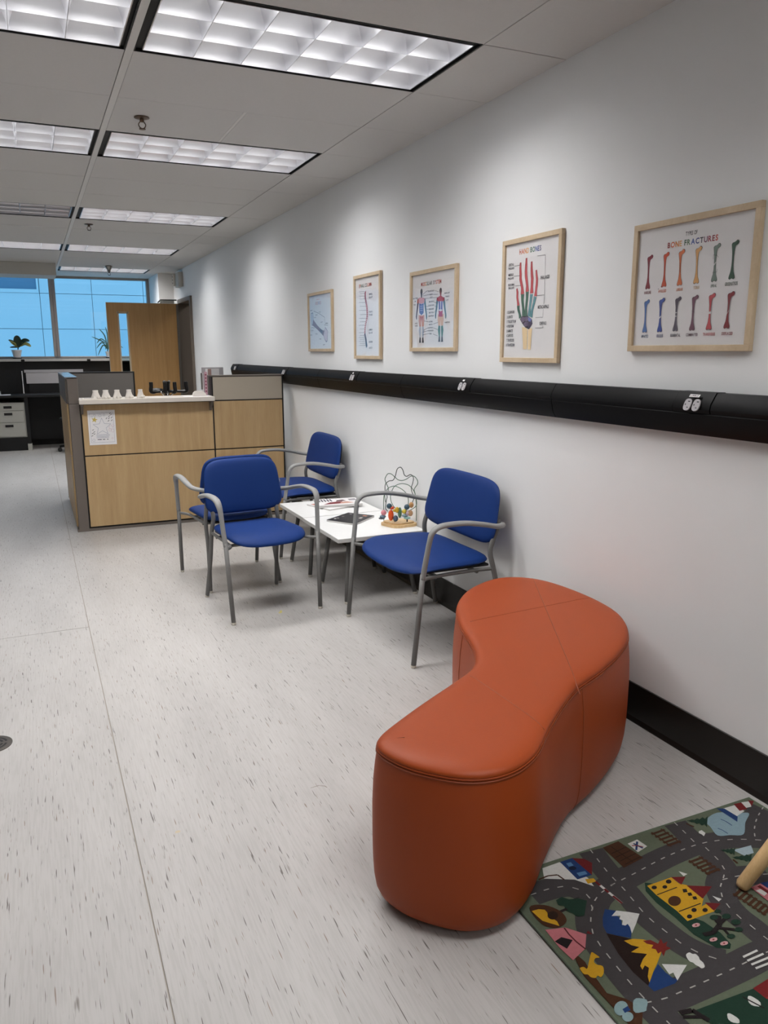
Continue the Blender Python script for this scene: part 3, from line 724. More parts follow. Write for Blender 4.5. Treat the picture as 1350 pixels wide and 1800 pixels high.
# ------------------------------------------------------------------ orange bench
Ztop = .45
OUT = [(.744,1.722),(.857,1.813),(.985,1.895),(1.108,1.968),(1.225,2.045),(1.300,2.166),(1.350,2.310),(1.395,2.440),(1.490,2.625),(1.653,2.790),(1.860,2.868),(2.015,2.765),(2.062,2.520),(2.040,2.270),(1.930,2.075),(1.786,1.947),(1.600,1.835),(1.450,1.765),(1.320,1.670),(1.205,1.575),(1.105,1.487),(.998,1.440),(.895,1.451),(.811,1.521),(.755,1.610)]
OUT = [(x*.985-max(0., (1.05-x)*.04), y*.985) for x, y in OUT]
pf = thing('pouf_bench', 'orange vinyl kidney-shaped pouf bench beside the wall', 'bench', (1.4, 2.1, 0))
oc = [Vector((p.x-1.4, p.y-2.1, 0)) for p in catmull([(x, y, 0) for x, y in OUT], 8, True)]
for _ in range(6):
    oc = [(oc[i-1]+oc[i]*2+oc[(i+1) % len(oc)])/4 for i in range(len(oc))]
NO = len(oc)
nrm_ = []
for i in range(NO):
    t = (oc[(i+1) % NO]-oc[i-1]).normalized(); nrm_.append(Vector((-t.y, t.x, 0)))
area = sum(oc[i].x*oc[(i+1) % NO].y-oc[(i+1) % NO].x*oc[i].y for i in range(NO))
if area < 0: nrm_ = [-n for n in nrm_]      # inward normals
def ringset(lay, capb, capt):
    vs = []; fs = []
    for off, z in lay: vs += [oc[i]+nrm_[i]*off+Vector((0, 0, z)) for i in range(NO)]
    for j in range(len(lay)-1):
        for i in range(NO): fs.append((j*NO+i, j*NO+(i+1) % NO, (j+1)*NO+(i+1) % NO, (j+1)*NO+i))
    if capb:
        for tri in tessellate_polygon([vs[:NO]]): fs.append(tuple(tri))
    if capt:
        b = (len(lay)-1)*NO
        for tri in tessellate_polygon([vs[b:b+NO]]): fs.append(tuple(b+k for k in tri))
    return vs, fs
SIDE = [(.050, .013), (.034, .016), (.020, .028), (.010, .052), (.004, .09), (.001, .14), (0, .20), (0, .29), (.003, .36), (.008, .41), (.0125, .441), (.0135, .450)]
TOPL = [(.0135, .4505), (.0115, .455), (.016, .462), (.026, .468), (.041, .472), (.062, .4742), (.085, .475), (.105, .4752)]
vs, fs = ringset(SIDE, True, False); MB().add(vs, fs).build('side_cover', m_orange, pf, angle=60)
vs, fs = ringset(TOPL, False, True); MB().add(vs, fs).build('top_cover', m_orange, pf, angle=60)
for off, z in ((.0125, .4495), (.0115, .442)):
    MB().sweep([oc[i]+nrm_[i]*off+Vector((0, 0, z)) for i in range(NO)], .0022, n=6, closed=True).build('piping', m_orange if z > .445 else m_orange_d, pf, smooth=True)
def near_i(p): return min(range(NO), key=lambda i: (oc[i].xy-Vector((p[0]-1.4, p[1]-2.1))).length)
def top_seam(a, b):
    a = at(*a, 2, .475)-Vector((1.4, 2.1, 0)); b = at(*b, 2, .475)-Vector((1.4, 2.1, 0))
    pts = []
    for k in range(41):
        t = k/40; p = a.lerp(b, t); d = min((oc[i].xy-p.xy).length for i in range(NO)); z = .4752
        for (o0, z0), (o1, z1) in zip(TOPL[1:-1], TOPL[2:]):
            if o0 <= d < o1: z = z0+(z1-z0)*(d-o0)/(o1-o0)
        if d < .014: continue
        pts.append((p.x, p.y, z))
    MB().sweep(pts, .0016, .0010, n=6).build('top_seam', m_orange_d, pf, smooth=True)
top_seam((826, 1186), (957, 1276)); top_seam((936, 1014), (1020, 1214)); top_seam((826, 1092), (1046, 1048))
def side_seam(p):
    i = near_i(p)
    MB().sweep([oc[i]+nrm_[i]*(off-.0003)+Vector((0, 0, z)) for off, z in SIDE[2:]], .0016, n=6, ref=(1, 0, 0)).build('side_seam', m_orange_d, pf, smooth=True)
p = at(1022, 1222, 2, .42); side_seam((p.x, p.y)); p = at(818, 1115, 2, .44); side_seam((p.x, p.y)); side_seam((1.12, 1.96)); side_seam((2.06, 2.5))
for x, y in ((-.45, -.5), (-.2, -.28), (.25, .0), (.45, .45)):
    MB().lathe([(.025, 0.0), (.025, .016)], cx=x, cy=y, n=12).build('glide', m_blackplastic, pf)

# ------------------------------------------------------------------ chairs
def pad(hw, h0, h1, tfront, tback, e1=3.2, taper=0., bend=0., rings=9, n=56, crown=0.):
    """rounded cushion standing in x/z, thickness along y (front = +y)"""
    vs = []; fs = []; H2 = (h1-h0)/2; zc = (h0+h1)/2
    def ring(r, y):
        for k in range(n):
            a = 2*PI*k/n; c, s = math.cos(a), math.sin(a)
            x = math.copysign(abs(c)**(2/e1), c)*r; z = math.copysign(abs(s)**(2/e1), s)*r
            xx = x*(hw-(0 if r > .999 else 0)); xx *= 1-taper*z
            vs.append(Vector((xx, y+bend*xx*xx, zc+z*H2)))
    rs = [.12, .35, .6, .78, .88, .94, .98, 1.0]
    L = [(r, tfront*(1-r**7)**.5+crown*(1-r*r)) for r in rs]+[(r, -tback*(1-r**9)**.5) for r in reversed(rs[:-1])]
    for r, y in L: ring(r, y)
    for j in range(len(L)-1):
        for k in range(n): fs.append((j*n+k, j*n+(k+1) % n, (j+1)*n+(k+1) % n, (j+1)*n+k))
    fs.append(tuple(reversed(range(n)))); fs.append(tuple((len(L)-1)*n+k for k in range(n)))
    return vs, fs
def make_chair(label, loc, rz, wide):
    r = thing('waiting_chair', label, 'chair', loc, rz, 'blue waiting room chairs')
    ff, fa, ru, rf, sw, bw = (.397, .425, .340, .392, .362, .350) if wide else (.262, .285, .200, .226, .234, .236)
    # seat: cushion lying down
    vs, fs = pad(sw, -.215, .255, .026, .020, 4.6, .0, 0., crown=.008)
    out = []
    for v in vs:
        x, y, z = v.x, v.z, v.y        # lay flat: pad z -> seat y, pad y -> seat z
        k = (y+.215)/.47
        x *= (1.0-.09*(1-k))
        zz = .440+z-.026*max(0, (y-.10)/.155)**2+.010*(x/sw)**2
        out.append((x, y+.030*(1-(x/sw)**2)*max(0, k-.5)*2, zz))
    MB().add(out, fs).build('seat', m_blue, r, angle=70)
    pw = sw*.80
    MB().box(-pw, pw, -.19, .17, .412, .424, bev=.004).build('seat_pan', m_blackplastic, r)
    # backrest
    bend = .28 if not wide else .12
    vs, fs = pad(bw, .52, .835, .020, .018, 4.8, .06, bend, crown=.006)
    MB().add([(v.x, v.y-.178-.062*(v.z-.52)/.315, v.z) for v in vs], fs).build('backrest', m_blue, r, angle=70)
    vs, fs = pad(bw*.93, .54, .815, .004, .006, 4.8, .06, bend)
    MB().add([(v.x, v.y-.196-.062*(v.z-.52)/.315, v.z) for v in vs], fs).build('back_shell', m_blackplastic, r, angle=70)
    for s in (-1, 1):
        lg = MB().sweep([(s*ff, .282, .006), (s*(ff+.006), .262, .22), (s*(ff+.012), .242, .45)], .0125, n=12, ref=(1, 0, 0)).build('leg', m_leggrey, r, smooth=True)
        MB().lathe([(.010, 0), (.0132, .003), (.0132, .014)], cx=s*ff, cy=.282, n=12).build('foot_glide', m_clear, lg)
        pr = catmull([(s*rf, -.268, .006), (s*(ru+(rf-ru)*.45), -.215, .25), (s*(ru+.01), -.176, .42), (s*ru, -.163, .50), (s*ru, -.180, .56), (s*ru, -.203, .63), (s*ru*.985, -.207, .65)], 6)
        lr = MB().sweep(pr, .0125, n=12, ref=(1, 0, 0)).build('leg', m_leggrey, r, smooth=True)
        MB().lathe([(.010, 0), (.0132, .003), (.0132, .014)], cx=s*rf, cy=-.268, n=12).build('foot_glide', m_clear, lr)
        x0 = ff+.012
        pa = catmull([(s*x0, .243, .43), (s*(x0+.006), .230, .52), (s*fa, .217, .61), (s*(fa+.004), .208, .645), (s*(fa+.006), .178, .671), (s*(fa+.006), .12, .679), (s*(fa+.006), .03, .677), (s*(fa+.002), -.07, .660), (s*(fa-.012), -.15, .641), (s*(ru+.028), -.212, .632), (s*(ru+.008), -.222, .630)], 6)
        N = len(pa); ra = []; rb = []
        for i in range(N):
            t = i/(N-1)
            ra.append(.0130+.0075*math.sin(PI*min(1, max(0, (t-.18)/.75)))); rb.append(.0130-.001*math.sin(PI*t))
        MB().sweep(pa, rb, ra, n=14, ref=(1, 0, 0)).build('armrest', m_armgrey, r, smooth=True)
        MB().sweep(catmull([(s*(ff+.011), .244, .415), (s*(sw*.95), .17, .411), (s*(sw*.90), -.05, .411), (s*(ru+.008), -.178, .415)], 5), .009, n=10).build('seat_rail', m_leggrey, r, smooth=True)
    MB().sweep([(-sw*.9, .13, .402), (sw*.9, .13, .402)], .009, n=10).build('crossbar', m_leggrey, r, smooth=True)
    MB().sweep([(-sw*.9, -.10, .402), (sw*.9, -.10, .402)], .009, n=10).build('crossbar', m_leggrey, r, smooth=True)
    return r
make_chair('blue armchair facing the camera, left of the low tables', (1.112, 4.280, 0), math.radians(186.9), False)
make_chair('blue armchair facing the counter, back to back behind the nearer one', (1.096, 4.870, 0), math.radians(4.1), False)
make_chair('extra wide blue armchair against the wall beside the orange bench', (1.792, 3.443, 0), math.radians(90.8), True)
make_chair('extra wide blue armchair against the wall nearest the reception counter', (1.796, 5.570, 0), math.radians(90), True)

# ------------------------------------------------------------------ low tables
def make_table(label, x0, x1, y0, y1, zt, feet):
    cx, cy = (x0+x1)/2, (y0+y1)/2
    r = thing('low_table', label, 'table', (cx, cy, 0), 0, 'low white tables')
    MB().box(x0-cx, x1-cx, y0-cy, y1-cy, zt-.024, zt, bev=.0015).build('table_top', m_white, r)
    MB().box(x0-cx+.0005, x1-cx-.0005, y0-cy-.0006, y0-cy+.0001, zt-.0225, zt-.0015).box(x0-cx-.0006, x0-cx+.0001, y0-cy+.0005, y1-cy-.0005, zt-.0225, zt-.0015).build('edge_band', m_whedge, r)
    MB().box(x0-cx+.08, x1-cx-.08, y0-cy+.08, y1-cy-.08, zt-.045, zt-.024).build('under_frame', m_leggrey, r)
    for fx, fy in feet:
        tx, ty = cx+(fx-cx)*.78, cy+(fy-cy)*.72
        lg = MB().sweep([(fx-cx, fy-cy, .006), (tx-cx, ty-cy, zt-.03)], .0135, n=12, ref=(1, 0, 0)).build('leg', m_leggrey, r, smooth=True)
        MB().lathe([(.011, 0), (.0142, .003), (.0142, .014)], cx=fx-cx, cy=fy-cy, n=12).build('foot_glide', m_clear, lg)
make_table('white low table with the bead maze and black book on it', 1.505, 2.062, 3.985, 4.615, .410, [(1.575, 4.045), (1.585, 4.50), (2.028, 4.055), (2.035, 4.525)])
make_table('white low table under the stack of magazines', 1.507, 2.062, 4.619, 5.135, .412, [(1.56, 4.665), (1.565, 5.08), (2.026, 4.665), (2.03, 5.08)])
ZT_ = .410
# magazines and book
def sheetstack(name, label, pts, z0, th, mtop, art=None, group='magazines on the low table', bow=0.):
    c = sum((Vector(p) for p in pts), Vector())/len(pts)
    r = thing(name, label, 'magazine' if 'magazine' in name else 'book', (c.x, c.y, z0), 0, group if 'magazine' in name else None)
    q = [(p[0]-c.x, p[1]-c.y) for p in pts]
    MB().prism(q, 2, .0004, th-.0006).build('pages', m_paper_grey, r)
    MB().prism([(a*1.006, b*1.006) for a, b in q], 2, th-.0006, th).build('cover', mtop, r)
    MB().prism([(a*1.006, b*1.006) for a, b in q], 2, 0, .0004).build('back_cover', mtop, r)
    if art:
        mb = MB(); ms = []
        for cc, poly in art:
            m = ink(cc)
            if m not in ms: ms.append(m)
            # u,v in the parallelogram
            o_ = Vector(q[0]); e1 = Vector(q[1])-o_; e2 = Vector(q[3])-o_
            mb.poly([(o_.x+e1.x*u+e2.x*v, o_.y+e1.y*u+e2.y*v, th+.0003+.00005*len(mb.v)/50) for u, v in poly], ms.index(m))
        mb.build('cover_print', ms, r)
    return r
zf = .412
rect = lambda u0, v0, u1, v1: [(u0, v0), (u1, v0), (u1, v1), (u0, v1)]
bars = [('4a4550', rect(.06+.07*i, .55, .10+.07*i, .92)) for i in range(5)]
sheetstack('magazine', 'lower white magazine sticking out of the stack', [(1.655, 4.985, 0), (1.735, 4.745, 0), (1.950, 4.815, 0), (1.870, 5.055, 0)], zf, .010, m_paper, [('b87a6c', rect(.1, .05, .5, .3)), ('6a6470', rect(.05, .6, .3, .9))])
sheetstack('magazine', 'upper magazine with a red and white photo cover, on top of the stack', [(1.690, 4.815, 0), (1.985, 4.775, 0), (2.020, 4.995, 0), (1.725, 5.035, 0)], zf+.0105, .016, m_paper, bars+[('7a2a30', [(.1, .1), (.55, .18), (.6, .5), (.3, .42)]), ('c89a88', [(.5, .15), (.85, .2), (.7, .45), (.55, .4)]), ('5a3038', [(.45, .5), (.7, .55), (.65, .75), (.5, .7)]), ('4a4550', rect(.78, .6, .95, .7)), ('4a4550', rect(.78, .75, .95, .82))])
sheetstack('picture_book', 'black picture book with small white drawings on the nearer table', [(1.607, 4.456, 0), (1.726, 4.275, 0), (1.930, 4.450, 0), (1.812, 4.605, 0)], ZT_, .011, mat('black_cover', '1c1a1d', .4),
           [('d8d4d0', rect(.10, .18, .16, .26)), ('b8b2ac', rect(.13, .28, .20, .33)), ('d8d4d0', [(.7, .55), (.78, .58), (.76, .7), (.69, .66)]), ('c98a74', rect(.62, .84, .76, .92)), ('9a9490', rect(.12, .5, .2, .58)), ('c8c4c0', rect(.15, .85, .22, .9)), ('88827e', rect(.5, .3, .53, .33)), ('88827e', rect(.8, .35, .84, .38))])
# ------------------------------------------------------------------ bead maze
tb = Vector((1.955, 4.155, ZT_))
bmz = thing('bead_maze', 'wooden bead maze toy with green wires and coloured beads', 'toy', tuple(tb))
R_ = Vector((math.cos(YAW), -math.sin(YAW), 0)); D_ = Vector((math.sin(YAW), math.cos(YAW), 0))
def tp(a, z, d=0.): return R_*a+D_*d+Vector((0, 0, z))
# half width of the toy .105 m
bp_ = []
for k in range(48):
    a = 2*PI*k/48; rr = 1+.10*math.cos(4*a+.6)
    q = R_*(.010+.100*rr*math.cos(a))+D_*(.022+.080*rr*math.sin(a)); bp_.append((q.x, q.y))
MB().prism(bp_, 2, 0, .016).build('base', m_beech, bmz, angle=40)
bp2 = [(x*.86+D_.x*.014, y*.86+D_.y*.014) for x, y in bp_]
MB().prism(bp2, 2, .016, .024).build('upper_base', m_beech, bmz, angle=40)
m_wireg = mat('green_wire', '4f6f5c', .35); m_wirek = mat('black_green_wire', '1c2a24', .35)
def pxw(x, y, d=0.):    # detail-crop pixel -> point in the toy's upright plane
    P = CP.copy(); dd = _f+RT*((640+x/9.643-675)/F)+UP*((900-(800+y/9.643))/F)
    pl = tb+D_*d; t_ = (pl-CP).dot(D_)/dd.dot(D_)
    return CP+dd*t_-tb
def wire(pts, m, d0, d1, r_=.0022):
    n = len(pts); MB().sweep(catmull([pxw(x, y, d0+(d1-d0)*i/(n-1)) for i, (x, y) in enumerate(pts)], 6), r_, n=6, ref=tuple(D_)).build('wire', m, bmz, smooth=True)
wire([(400, 950), (365, 900), (375, 780), (390, 700), (360, 620), (360, 500), (420, 440), (490, 425), (530, 350), (560, 240), (615, 205), (655, 250), (680, 330), (720, 360), (790, 330), (835, 380), (825, 470), (800, 560), (820, 650), (850, 700), (820, 800)], m_wirek, -.03, -.02)
wire([(335, 1112), (335, 700), (400, 640), (410, 560), (370, 470), (355, 400), (400, 320), (460, 320), (520, 370), (580, 420), (650, 430), (720, 405), (790, 360), (850, 360), (900, 420), (905, 490), (850, 580), (870, 680), (885, 850), (885, 1112)], m_wireg, .03, .03)
wire([(365, 800), (350, 680), (400, 570), (500, 525), (590, 550), (690, 620), (745, 720), (745, 860), (700, 980), (725, 1090)], m_wireg, .0, -.01)
wire([(600, 930), (520, 890), (460, 790), (450, 680), (500, 550), (580, 495), (670, 485), (770, 520), (850, 620), (885, 760), (880, 860), (790, 930), (700, 960)], m_wireg, .01, .01)
def bead(x, y, r_, c, s=(1, 1, 1), d=-.02): MB().sphere(pxw(x, y, d), r_, 14, 10, s).build('bead', mat('bead_'+c, c, .35), bmz, smooth=True)
for x, y, r_, c, s in ((427, 865, .017, '33505f', (1, 1, 1)), (332, 975, .017, 'd98a94', (1, 1, 1)), (318, 1040, .019, '5f7384', (1, 1, .55)), (300, 1070, .018, '2a2d38', (1.1, 1, .35)), (455, 1020, .020, 'e0551f', (.9, .6, 1.7)), (470, 895, .013, 'd0502f', (1.2, 1, .8)),
                       (535, 1075, .016, '4a5a6e', (1, 1, 1.2)), (560, 930, .017, 'c3a02c', (.8, .8, 1.1)), (605, 975, .016, '55785a', (.8, .5, 2.1)), (725, 880, .017, '33505f', (1, 1, 1)), (800, 845, .015, 'b98a56', (1, .9, 1.2)), (680, 955, .014, 'c9b23c', (1.1, 1, 1)),
                       (785, 985, .016, 'b98f68', (1, .8, 1.2)), (735, 985, .013, 'b9a0a8', (1, 1, 1.3)), (690, 1025, .016, '7d97a0', (1.2, 1, .6)), (730, 1065, .017, '8fb5b0', (1.3, 1, .5)), (520, 940, .009, 'd8b030', (1.5, 1, 1))): bead(x, y, r_, c, s)
for x in (522, 730): MB().sweep([pxw(x, 1090, -.02), pxw(x, 1130, -.02)], .004, n=8, ref=(1, 0, 0)).build('wire_foot', m_dark, bmz, smooth=True)

# ------------------------------------------------------------------ reception counter
YC = 6.67
ct = thing('reception_counter', 'oak and grey panel reception counter with raised transaction ledge', 'counter', (0, YC, 0))
TOP = 1.256
def cb(nm, m, x0, x1, y0, y1, z0, z1, bev=.0, par=None): return box(nm, m, (x0, x1, y0, y1, z0, z1), par or ct, bev=bev)
XE = 2.02; XM = 1.395; XP = .237; XQ = .328
# frames (dark) behind the tiles
cb('panel_core', m_dark, XQ, XM, .012, .08, .02, 1.045); cb('panel_core', m_dark, XM, XE, .012, .08, .02, TOP-.012)
cb('base_plinth', m_taupe, XP, XE, .002, .082, .0, .022)
cb('corner_post', m_taupe, XP+.012, XQ, 0, .085, .0, 1.045, .003); cb('corner_post_upper', m_taupe, XP+.012, XQ, 0, .085, 1.048, TOP, .003)
for z0, z1 in ((.036, .618), (.628, 1.036)):
    cb('oak_tile', m_oak, XQ+.012, XM-.006, .0, .012, z0, z1, .0015); cb('oak_tile', m_oak, XM+.006, XE-.012, .0, .012, z0, z1, .0015)
cb('fabric_tile', m_beige, XM+.006, XE-.012, .0, .012, 1.046, TOP-.016, .0015)
cb('end_trim', m_blackmat, XE-.008, XE, 0, .085, .022, TOP)
cb('top_cap', m_taupe, XM-.004, XE, -.002, .088, TOP-.012, TOP, .002)
cb('post_strip', m_blackmat, XM-.006, XM+.002, .002, .085, .022, TOP-.012)
# side wing along -x
LWY = 1.56
cb('wing_core', m_dark, XP+.014, XQ-.014, .085, LWY, .02, TOP-.012)
for y0, y1 in ((.088, .80), (.806, LWY)):
    for z0, z1, m in ((.03, .62, m_oak), (.626, 1.04, m_oak), (1.046, TOP-.014, m_taupe)):
        cb('side_tile', m, XP, XP+.014, y0, y1, z0, z1, .001)
cb('wing_inner', m_fabric_grey, XQ-.014, XQ, .085, LWY, .02, TOP-.014)
cb('wing_cap', mat('cap_gloss', '6f6a66', .18, spec=.8), XP, XQ, .0, LWY+.0, TOP-.0118, TOP+.002, .002)
# return panel at the back
cb('return_panel', m_fabric_grey, XP, .93, LWY+.002, LWY+.07, .02, TOP-.010); cb('return_cap', m_blackmat, XP, .945, LWY, LWY+.072, TOP-.0098, TOP+.002); cb('return_end_trim', m_blackmat, .93, .945, LWY, LWY+.072, .0, TOP-.0105)
# ledge and brackets
lz = 1.046
cb('ledge', m_ledge, XQ-.006, XM-.004, -.10, .22, lz, lz+.036, .003)
for x in (XQ+.004, XM-.034):
    MB().prism([(.0, lz), (-.09, lz), (-.085, lz-.012), (.0, lz-.085)], 0, x, x+.02).build('ledge_bracket', m_taupe, ct)
# inner worktop
cb('inner_worktop', m_ledge, XQ+.002, XE-.01, .24, .9, .70, .73)
LZ = lz+.036
# flyer on the front
fy = thing('star_flyer', 'white star colouring sheet taped on the counter front', 'flyer', (.4865, YC-.001, .851))
box('sheet', m_paper, (-.105, .105, -.0016, -.0004, -.14, .14), fy)
mb = MB(); ms = [ink('8f93a6'), ink('c8b25a'), ink('35333c'), ink('c9a0ac')]
def FP(u, v, k=0): return (-.105+u*.21, -.0022-k*.0002, .14-v*.28)
def fl_line(p, q, w_, mi):
    a = Vector(FP(*p)); b_ = Vector(FP(*q)); t = (b_-a).normalized(); n = Vector((-t.z, 0, t.x))*w_/2
    mb.add([a+n, b_+n, b_-n, a-n], [(0, 1, 2, 3)], mi)
def star(cx, cy, r1, r2, rot=0): return [(cx+(r1 if k % 2 == 0 else r2)*math.sin(rot+PI*k/5), cy-.75*(r1 if k % 2 == 0 else r2)*math.cos(rot+PI*k/5)) for k in range(10)]
def outline(pts, w_, mi):
    for a, b_ in zip(pts, pts[1:]+pts[:1]): fl_line(a, b_, w_, mi)
outline([(.07, .08), (.93, .08), (.93, .93), (.07, .93)], .0016, 0)
outline(star(.5, .48, .34, .15), .0022, 0)
mb.poly([FP(*p) for p in star(.24, .27, .12, .05, .2)], 1)
for u, v in ((.68, .24), (.78, .18), (.86, .13), (.77, .24), (.87, .22), (.75, .31), (.87, .30), (.82, .10)): fl_line((u-.025, v+.02), (u+.025, v-.02), .004, 2)
for u, v in ((.16, .56), (.2, .62), (.14, .66), (.2, .68), (.12, .73)): fl_line((u-.03, v+.012), (u+.03, v-.012), .004, 2)
for u, v, r_ in ((.82, .5, .07), (.88, .6, .06), (.78, .58, .05), (.9, .45, .05), (.16, .86, .05), (.85, .82, .03), (.25, .14, .04), (.45, .15, .05), (.6, .14, .04), (.15, .18, .03)): outline([(u+r_*math.cos(PI*k/4), v+.75*r_*math.sin(PI*k/4)) for k in range(8)], .0014, 3 if v > .4 and u > .5 else 0)
for k in range(11): outline([(.27+.045*k, .70), (.305+.045*k, .70), (.305+.045*k, .74), (.27+.045*k, .74)], .0012, 0)
for k in range(10): outline([(.28+.045*k, .76), (.315+.045*k, .76), (.315+.045*k, .80), (.28+.045*k, .80)], .0014, 0)
for a, b_ in ((.30, .45), (.49, .58), (.64, .70)): fl_line((a, .845), (b_, .845), .005, 2)
mb.build('printed_drawing', ms, fy)
# items on the ledge
def bone_model(px, label, k):
    p = at(px, 697, 1, YC-.02)
    r = thing('bone_model', label, 'bone model', (p.x, YC-.02, LZ), .25*k, 'white bone models on the ledge')
    prof = [(.033, 0), (.036, .008), (.033, .017), (.025, .038), (.020, .057), (.022, .066), (.020, .070)]
    n = 20; vs = []; fs = []
    for j, (rr, z) in enumerate(prof):
        for i in range(n):
            a = 2*PI*i/n; f = 1+(.10*math.cos(2*a)+.08*math.cos(3*a+k))*(1-z/.085)
            vs.append((rr*f*math.cos(a), rr*f*.8*math.sin(a), z))
    for j in range(len(prof)-1):
        for i in range(n): fs.append((j*n+i, j*n+(i+1) % n, (j+1)*n+(i+1) % n, (j+1)*n+i))
    fs += [tuple(reversed(range(n))), tuple((len(prof)-1)*n+i for i in range(n))]
    MB().add(vs, fs).build('bone_body', m_plaster, r, angle=50)
    MB().sphere((-.014, -.022, .012), .012, 10, 8).build('condyle', m_plaster, r, smooth=True); MB().sphere((.016, -.021, .012), .011, 10, 8).build('condyle', m_plaster, r, smooth=True)
for k, (px, nm) in enumerate(((168, 'leftmost'), (186, 'second from the left'), (206, 'middle'), (227, 'second from the right'), (247, 'rightmost'))): bone_model(px, 'small white bone model, %s of five on the counter ledge' % nm, k)
p = at(150, 701, 2, LZ)
cd = thing('card_tray', 'flat white tray with a grey card at the left end of the ledge', 'tray', (.40, YC-.02, LZ)); box('tray', m_plaster, (-.05, .05, -.035, .035, 0, .008), cd, bev=.002); box('card', m_board, (-.035, .04, -.025, .025, .008, .010), cd)
pp = thing('paper_sheet', 'white paper sheet lying at the right end of the ledge', 'paper', (1.27, YC+.02, LZ)); box('sheet', m_paper, (-.12, .10, -.08, .10, 0, .0012), pp)
tr_ = thing('tape_dispenser', 'small white boat-shaped model on the paper sheet at the ledge end', 'desk item', (1.285, YC+.02, LZ+.0013))
MB().prism([(-.055, 0), (.055, 0), (.052, .022), (.03, .038), (-.035, .040), (-.048, .025)], 1, -.03, .03).build('body', m_plaster, tr_, angle=40)
MB().box(-.03, .03, -.012, .012, .038, .044, bev=.002).build('top_ridge', m_plaster, tr_)
# black padded stand behind the ledge
bs = thing('padded_arm_stand', 'black stand with four upturned padded arms behind the ledge', 'stand', (1.10, 7.22, .731))
def bsx(px, z): return at(px, 680, 1, 7.22).x-1.10
MB().lathe([(.09, 0), (.09, .012), (.03, .02), (.018, .03), (.018, .33), (.022, .35)], n=20).build('post', m_blackplastic, bs, angle=40)
MB().lathe([(.022, .35), (.026, .36), (.030, .435), (.034, .45), (.034, .462)], n=18).build('head', m_blackplastic, bs, angle=40)
MB().box(-.03, -.014, -.02, -.005, .455, .47).box(.014, .03, -.02, -.005, .455, .47).build('silver_tip', m_chrome, bs)
for px, d, y in ((265, -1, -.03), (287, -1, -.10), (304, 1, -.10), (326, 1, -.03)):
    x = bsx(px, 1.17); zz = .372
    MB().sweep(catmull([(0, 0, zz), (x*.5, y*.6, zz), (x, y, zz), (x, y, zz+.05), (x, y, zz+.085)], 5), [.012]*8+[.017]*13, n=12, ref=(0, 1, 0)).build('padded_arm', m_blackplastic, bs, smooth=True)
MB().sphere((-.09, .02, .385), .05, 14, 10, (1.3, .9, .35)).build('cushion', m_blackplastic, bs, smooth=True)
for a in (-.06, 0, .06): MB().sweep([(a*.4, -.02, .33), (a, -.05, .37)], .006, n=8).build('clamp', m_chrome, bs, smooth=True)
# brochure holder
bh = thing('brochure_rack', 'grey wire brochure rack with pink and white leaflets on the ledge', 'rack', (1.385, YC+.150, LZ), 0)
box('back_plate', m_board, (-.03, .16, .075, .080, 0, .235), bh); box('side_plate', m_fabric_grey, (-.0, .006, -.06, .075, 0, .17), bh); box('base', m_board, (-.045, .0, -.06, .075, 0, .004), bh)
lf = box('leaflet', mat('pink_leaflet', 'd2a8b4', .6), (-.030, -.006, -.03, -.028, .004, .20), bh)
mbx = MB()
for k in range(6): mbx.box(-.024, -.012, -.0312, -.0301, .03+k*.028, .04+k*.028)
mbx.build('leaflet_print', ink('8a3a48'), bh)
box('leaflet', m_paper, (-.045, -.033, -.01, -.008, .004, .19), bh); box('leaflet', m_paper, (.0, .12, .06, .062, .02, .225), bh); box('leaflet', ink('b0908a'), (.02, .05, .055, .057, .17, .222), bh)
box('pen_holder', m_fabric_grey, (-.056, -.046, -.03, .0, .05, .19), bh)

# ------------------------------------------------------------------ desk by the window
DYF = 12.72
dk = thing('work_desk', 'black desk under the far window', 'desk', (0, DYF, 0))
box('worktop', m_blackmat, (XL+.05, .95, 0, .72, .79, .825), dk, bev=.003); box('modesty_panel', m_blackmat, (-.10, .95, .62, .64, .1, .79), dk)
for x in (-.11, .93): lg = box('leg', m_blackmat, (x-.025, x+.025, .03, .08, .1, .79), dk); box('foot', m_grey_steel, (x-.03, x+.03, .02, .09, 0, .10), lg)
box('back_panel', m_blackmat, (XL+.05, 1.2, .655, .70, .825, 1.30), dk); box('side_panel', m_blackmat, (-1.5, -1.46, .1, .64, 0, .79), dk)
pd = thing('drawer_unit', 'pale grey three-drawer unit under the black desk', 'drawers', (-.42, DYF+.03, 0))
box('body', m_grey_steel, (-.30, .30, .015, .5, .20, .715), pd, bev=.003); box('plinth', m_blackmat, (-.29, .29, .03, .5, 0, .20), pd)
for z0, z1 in ((.60, .695), (.425, .595), (.215, .42)):
    d = box('drawer', m_grey_steel, (-.295, .265, -.004, .014, z0, z1), pd, bev=.003); zc = z1-.045
    box('pull', m_dark, (.0, .11, -.006, -.0045, zc-.018, zc+.018), d)
bd = thing('grey_board', 'light grey panel with a darker top strip standing on the black desk', 'panel', (.2, DYF+.58, .826))
box('panel', mat('pale_panel', 'b9b6b8', .6), (-.28, .32, 0, .02, .145, .31), bd); box('top_strip', m_board, (-.30, .55, -.005, .03, .312, .355), bd); box('stand', m_blackmat, (-.25, .3, .005, .018, 0, .145), bd)
sp_ = thing('upright_folder', 'thin white folder edge standing on the black desk', 'folder', (-.125, DYF+.45, .826)); box('folder', m_paper, (-.012, .0, 0, .09, .0, .34), sp_); box('spine_label', m_board, (-.010, -.002, -.001, -.0002, .15, .2), sp_)
pa_ = thing('desk_papers', 'white papers at the left end of the black desk', 'paper', (-.42, DYF+.12, .826)); box('sheet', m_paper, (-.2, .11, -.1, .1, 0, .004), pa_); box('card_stand', m_board, (-.06, -.02, .05, .07, .004, .055), pa_)
